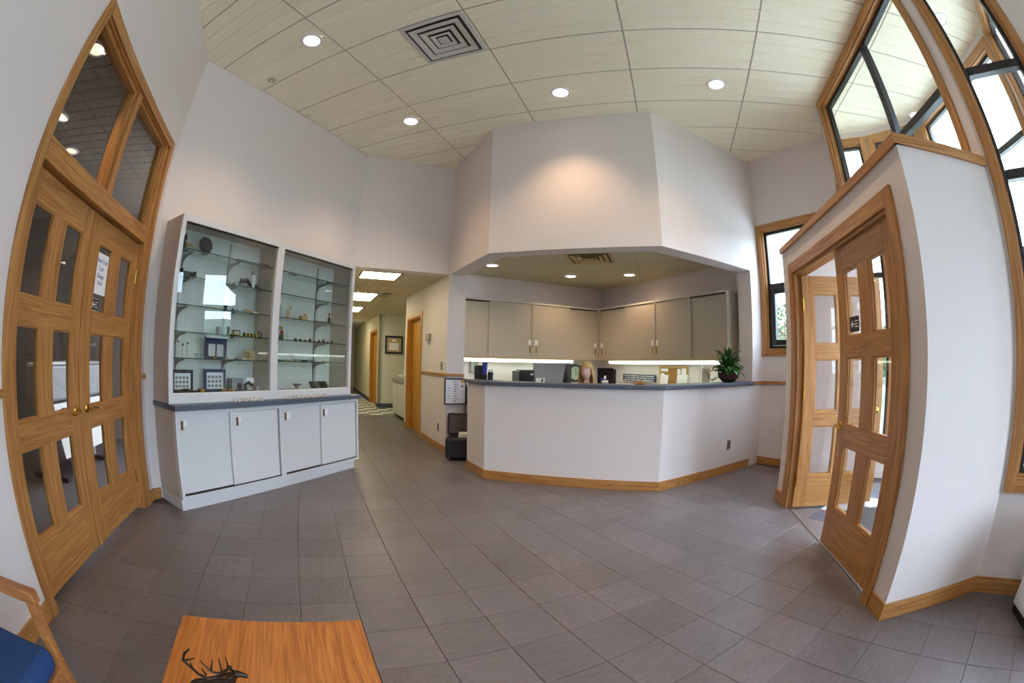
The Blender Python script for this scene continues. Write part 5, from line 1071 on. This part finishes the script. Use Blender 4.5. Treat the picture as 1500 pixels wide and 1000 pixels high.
for k in range(8):
    simple('sample_part', '%s sample part, %s in the row on the fifth shelf of the right bay' % (('dark', 'green', 'tan', 'grey', 'dark', 'steel', 'clear', 'tan')[k], words[k]), 'sample', 2.96+k*.115, 4, box(-.02, .02, -.04, .035, 0, r9.uniform(.012, .024)), ('dark', 'green', 'tan', 'grey', 'black', 'steel', 'clear_plastic', 'tan')[k], x=-3.52, bevel=.003)
e_ = ex('silver_flower', 'silver leaf cluster on the floor of the right bay', 'ornament', 3.36, 5)
for k in range(7): mb = MB(); blade(mb, (0, 0, .02), (math.cos(k*.9), math.sin(k*.9), 0), .9, .09, .022, .4, 3); mb.build('leaf', 'steel', e_)
MB().ball((0, 0, .03), .022, 8, 6).build('heart', 'tan', e_, smooth=True)
for k in range(4):
    simple('cutter_blade', 'slanted metal blade, %s of four fanned out on the right bay floor' % words[k], 'blade', 3.64+k*.075, 5, MB().add([(-.03, -.012, 0), (.03, -.012, 0), (.03, .012, 0), (-.03, .012, 0), (-.03, -.062, .085), (.03, -.062, .085), (.03, -.05, .085), (-.03, -.05, .085)], [(0, 3, 2, 1), (4, 5, 6, 7), (0, 1, 5, 4), (1, 2, 6, 5), (2, 3, 7, 6), (3, 0, 4, 7)]), 'dark' if k % 2 == 0 else 'steel')
simple('dark_rail', 'long dark rail lying on the right bay floor', 'rail', 3.08, 5, box(-.02, .02, -.12, .18, 0, .02), 'dark', x=-3.5)
# little clear samples along the worktop in front of the glass
for k in range(26):
    y = 2.33+k*.035 if k < 10 else 2.98+(k-10)*.042
    o = MB().lathe([(.014, 0), (.017, .012), (.009, .018), (.011, .03)], 8).build('clear_sample', 'clear_plastic', None, True)
    o.location = (-3.33+r9.uniform(-.02, .02), y, .869); o.rotation_euler.z = r9.uniform(0, 3)
    tag(o, 'tiny clear plastic sample in the row along the worktop before the glass', 'sample', 'clear samples on the worktop')

# ------------------------------------------------------------------ waiting area: table, deer, chair, white cabinet
TZ = 0.42
tb = thing('coffee_table', 'low orange oak coffee table beside the blue chair', 'table', (-0.845, 0.989, 0), 45)
# local x runs back along (-1,-1)? frame angle 45: x=(1,1), y=(-1,1); the corner given is the far right one
box(-0.637, 0.0, -1.25, 0.0, TZ-0.045, TZ).build('tabletop', 'table_oak', tb, bevel=0.004)
for xx in (-0.60, -0.04):
    for yy in (-1.21, -0.04): box(xx-.025, xx+.025, yy-.025, yy+.025, 0, TZ-.045).build('leg', 'chair_oak', tb)
m_ = MB(); box(-0.57, -0.07, -0.05, -0.03, TZ-.12, TZ-.045).build('apron', 'chair_oak', tb); box(-0.57, -0.07, -1.22, -1.20, TZ-.12, TZ-.045).build('apron', 'chair_oak', tb)
de = thing('deer_statuette', 'dark bronze elk statuette with wide antlers on the coffee table', 'statuette', (-0.835, 0.345, TZ), 0)
dp = [(-0.085, 0, 0.105), (-0.04, 0, 0.108), (0.03, 0, 0.105), (0.06, 0, 0.118), (0.085, 0, 0.145), (0.10, 0, 0.160), (0.125, 0, 0.153), (0.145, 0, 0.146),
      (-0.085, 0.022, 0.08), (-0.098, 0.024, 0.05), (-0.09, 0.024, 0.01), (-0.085, -0.022, 0.08), (-0.098, -0.024, 0.05), (-0.09, -0.024, 0.01),
      (0.04, 0.02, 0.075), (0.045, 0.022, 0.045), (0.042, 0.022, 0.01), (0.04, -0.02, 0.075), (0.045, -0.022, 0.045), (0.042, -0.022, 0.01), (-0.105, 0, 0.112)]
hd = math.radians(50); ca, sa = math.cos(hd), math.sin(hd)
dp = [(0.014+0.66*(x*ca-y*sa), 0.012+0.66*(x*sa+y*ca), z*0.88) for x, y, z in dp]
dee = [(0, 1), (1, 2), (2, 3), (3, 4), (4, 5), (5, 6), (6, 7), (0, 8), (8, 9), (9, 10), (0, 11), (11, 12), (12, 13), (2, 14), (14, 15), (15, 16), (2, 17), (17, 18), (18, 19), (0, 20)]
drr = [r*0.66 for r in (.032, .03, .034, .026, .018, .018, .012, .0095, .016, .008, .006, .016, .008, .006, .014, .008, .006, .014, .008, .006, .008)]
skinned('body', dp, dee, drr, 'bronze', de)
an = MB(); an.tube([(0.0600, 0.0560, 0.142), (0.0655, 0.0469, 0.155), (0.0721, 0.0271, 0.165), (0.0735, 0.0013, 0.17), (0.0651, -0.0238, 0.172), (0.0473, -0.0354, 0.178), (0.0211, -0.0386, 0.185), (0.0033, -0.0453, 0.195), (-0.0046, -0.0311, 0.205), (-0.0049, -0.0127, 0.212)], [.004, .004, .004, .0042, .0042, .004, .004, .004, .0036, .0026], 7)
for b_, t_ in (((0.031, -0.0381, 0.183), (0.0272, -0.0366, 0.205)), ((0.0553, -0.0195, 0.174), (0.0523, -0.0233, 0.195)), ((0.0027, -0.0414, 0.193), (0.019, -0.0176, 0.2))): an.tube([b_, t_], [.003, .0014], 6)
an.build('antler', 'bronze', de, smooth=True)
an = MB(); an.tube([(0.0540, 0.0620, 0.142), (0.0625, 0.0480, 0.168), (0.0764, 0.0198, 0.178), (0.0736, 0.0032, 0.18), (0.0635, -0.0082, 0.185), (0.0513, -0.0184, 0.215)], [.004, .004, .004, .0036, .003, .0015], 7)
for b_, t_ in (((0.0581, -0.0025, 0.183), (0.0664, 0.0082, 0.215)), ((0.0744, 0.0171, 0.178), (0.0759, 0.0218, 0.22)), ((0.0604, 0.0459, 0.17), (0.0716, 0.0444, 0.21))): an.tube([b_, t_], [.003, .0013], 6)
an.build('antler', 'bronze', de, smooth=True)
for sy in (-1, 1): MB().ball((0.050-sy*.014, 0.050+sy*.012, .146), .008, 8, 6, (1, 1, .6)).build('ear', 'bronze', de, smooth=True)
MB().lathe([(0.001, 0), (.075, 0), (.078, .005), (.07, .008), (.001, .009)], 20).xf(Matrix.Rotation(hd, 4, 'Z') @ Matrix.Diagonal((1.05, .55, 1, 1))).build('base', 'bronze', de)
# armchair: frame angle 45 => local x = (1,1) forward, y = (-1,1) its left
chf = Vector((-1.335, -0.035, 0)); cc = chf - Vector((R2, R2, 0))*0.25 - Vector((-R2, R2, 0))*0.29
ac = thing('waiting_chair', 'oak armchair with blue upholstered seat by the left wall', 'chair', (cc.x, cc.y, 0), 45)
for sy in (-1, 1):
    box(0.235, 0.28, sy*0.29-0.016, sy*0.29+0.016, 0, 0.585).build('front_leg', 'chair_oak', ac, bevel=0.004)
    MB().add([(-0.27, sy*.29-.016, 0), (-0.225, sy*.29-.016, 0), (-0.225, sy*.29+.016, 0), (-0.27, sy*.29+.016, 0), (-0.31, sy*.29-.016, .82), (-0.27, sy*.29-.016, .82), (-0.27, sy*.29+.016, .82), (-0.31, sy*.29+.016, .82)], [(0, 3, 2, 1), (4, 5, 6, 7), (0, 1, 5, 4), (1, 2, 6, 5), (2, 3, 7, 6), (3, 0, 4, 7)]).build('rear_leg', 'chair_oak', ac)
    MB().add([(-0.27, sy*.29-.022, .575), (.29, sy*.29-.022, .585), (.29, sy*.29+.022, .585), (-0.27, sy*.29+.022, .575), (-0.27, sy*.29-.022, .61), (.285, sy*.29-.022, .625), (.285, sy*.29+.022, .625), (-0.27, sy*.29+.022, .61)], [(0, 3, 2, 1), (4, 5, 6, 7), (0, 1, 5, 4), (1, 2, 6, 5), (2, 3, 7, 6), (3, 0, 4, 7)]).build('armrest', 'chair_oak', ac, bevel=0.006)
box(-0.24, 0.27, -0.265, 0.265, 0.365, 0.445).build('seat', 'blue_fabric', ac, bevel=0.025); box(-0.30, -0.235, -0.265, 0.265, 0.52, 0.86).build('backrest', 'blue_fabric', ac, bevel=0.02)
box(0.235, 0.265, -0.274, 0.274, 0.31, 0.36).build('seat_rail', 'chair_oak', ac); box(-0.25, -0.225, -0.274, 0.274, 0.31, 0.36).build('seat_rail', 'chair_oak', ac)
wcb = thing('white_cabinet', 'white cabinet on a black plinth under the tall near window', 'cabinet', (2.215, 1.415, 0), -107)
box(0, 0.48, 0, 0.30, 0.05, 0.56).build('body', 'white', wcb, bevel=0.006); box(0.01, 0.47, 0.015, 0.29, 0, 0.05).build('plinth', 'black', wcb); box(0.02, 0.46, -0.012, 0, 0.08, 0.53).build('door', 'white', wcb, bevel=0.003); box(0.40, 0.41, -0.025, -0.012, 0.30, 0.40).build('handle', 'steel', wcb)

em = thing('entry_mat', 'dark charcoal walk-off mat on the entry floor behind the vestibule doors', 'mat', (2.35, 2.85, 0.0), 0)
box(-0.55, 0.55, -0.75, 0.75, 0.0005, 0.010).build('pile', 'carpet', em); 
for a_ in ((-0.58, -0.55, -0.78, 0.78), (0.55, 0.58, -0.78, 0.78), (-0.55, 0.55, -0.78, -0.75), (-0.55, 0.55, 0.75, 0.78)): box(a_[0], a_[1], a_[2], a_[3], 0.0005, 0.007).build('edging', 'black', em)
# ------------------------------------------------------------------ side room contents seen through the double doors
pq = dpt(4.25, -1.35); pt2 = thing('wide_plotter', 'pale wide-format plotter standing behind the double doors', 'plotter', (pq.x, pq.y, 0), 135)
m_ = MB(); m_.prism([(-0.55, -0.18), (0.75, -0.18), (0.75, 0.22), (-0.55, 0.22)], 0.76, 1.10); m_.build('body', 'grey', pt2, bevel=0.03); box(-0.55, 0.75, -0.19, 0.0, 1.10, 1.125).build('top_bar', 'steel', pt2); MB().add([(-0.5, -0.30, .25), (0.7, -0.30, .25), (0.7, -.18, .74), (-0.5, -.18, .74), (-0.5, -0.29, .25), (0.7, -0.29, .25), (0.7, -.17, .74), (-0.5, -.17, .74)], [(0, 1, 2, 3), (7, 6, 5, 4), (0, 4, 5, 1), (1, 5, 6, 2), (2, 6, 7, 3), (3, 7, 4, 0)]).build('paper_sheet', 'pale', pt2)
for xx in (-0.45, 0.62): box(xx, xx+.06, -.03, .06, .05, .76).build('leg', 'grey', pt2); box(xx-.01, xx+.07, -.25, .28, 0, .05).build('foot', 'dark', pt2)
pq = dpt(2.3, -2.6); rk = thing('garment_rail', 'thin black rail frame in the side room', 'rack', (pq.x, pq.y, 0), 135)
MB().tube([(-0.75, 0, 0), (-0.75, 0, 1.68)], .014).build('post', 'black', rk); MB().tube([(0.9, 0, 0), (0.9, 0, 1.68)], .014).build('post', 'black', rk); MB().tube([(-0.78, 0, 1.68), (0.93, 0, 1.68)], .014).build('cross_bar', 'black', rk); 
for xx in (-0.75, 0.9): box(xx-.02, xx+.02, -.22, .22, 0, .02).build('foot', 'black', rk)

# ------------------------------------------------------------------ outdoors
gr = MB(); gr.box(-60, 90, -70, 90, -0.4, -0.15); go = gr.build('ground_outside', 'outside_grass'); st(go)
pv = MB().prism([(3.7, 5.5), (12, 14), (22, 4), (9, -9), (3.9, -4)], -0.15, -0.13).build('ground_pavement', 'bounce_paving'); st(pv)  # paving doubles as a reflector, bouncing skylight up through the windows
hl = MB(); rh = random.Random(4); NA = 60
prof_h = ((34, -0.3, 0), (44, 3.0, 0.8), (58, 5.5, 1.2), (80, 6.5, 1.2), (81, -0.3, 0))
for a in range(NA+1):
    t = math.radians(-45+a*180/NA)
    for r_, z_, n_ in prof_h: hl.v.append((r_*math.cos(t), r_*math.sin(t), z_+rh.uniform(-n_, n_)))
for a in range(NA):
    for b in range(4): hl.f.append((a*5+b, (a+1)*5+b, (a+1)*5+b+1, a*5+b+1)); hl.mi.append(0)
st(hl.build('ground_hill', 'hillside'), 'dark wooded hillside in the distance outside')
rt_ = random.Random(21)
def tree(x, y, hgt, rad_, label):
    root = thing('tree', label, 'tree', (x, y, -0.15), rt_.uniform(0, 360), 'trees outside the windows')
    MB().tube([(0, 0, 0), (0.1, 0.05, hgt*0.35), (0.0, 0.1, hgt*0.75)], [0.20, 0.15, 0.05], 8).build('trunk', 'bark', root, smooth=True)
    for k in range(6):
        a_ = k*1.05; MB().tube([(0.06, 0.05, hgt*(.30+.06*k)), (rad_*.6*math.cos(a_), rad_*.6*math.sin(a_), hgt*(.5+.07*k))], [0.06, 0.02], 6).build('branch', 'bark', root)
    m = MB()
    for k in range(1500):
        a_, b_ = rt_.uniform(0, 6.283), math.acos(rt_.uniform(-1, 1)); r_ = rad_*rt_.uniform(0.35, 1)**.6
        c = Vector((r_*math.sin(b_)*math.cos(a_), r_*math.sin(b_)*math.sin(a_), hgt*.66+r_*math.cos(b_)*hgt*.34/rad_)); s_ = rt_.uniform(.08, .17)
        u_ = Vector((rt_.uniform(-1, 1), rt_.uniform(-1, 1), rt_.uniform(-1, 1))).normalized(); v_ = u_.cross(Vector((rt_.uniform(-1, 1), .3, rt_.uniform(-1, 1)))).normalized()
        m.add([c-u_*s_, c-v_*s_*.6, c+u_*s_, c+v_*s_*.6], [(0, 1, 2, 3)])
    fo = m.build('foliage', 'foliage', root); fo['kind'] = 'stuff'
for x, y, hg_, rd, lab in ((15.0, 20.5, 4.6, 2.6, 'broad green tree outside beyond the small window'), (22.5, 13.0, 4.2, 2.4, 'round green tree outside beyond the entry glass'), (7.5, 25.0, 5.2, 2.6, 'tall green tree outside behind the reception corner'), (26, 5.0, 5.0, 2.5, 'green tree outside beyond the car park'), (20, -7.0, 5.0, 2.6, 'green tree outside beyond the near windows'), (11.0, 16.5, 2.6, 2.0, 'low green bush-like tree nearest the small window')): tree(x, y, hg_, rd, lab)
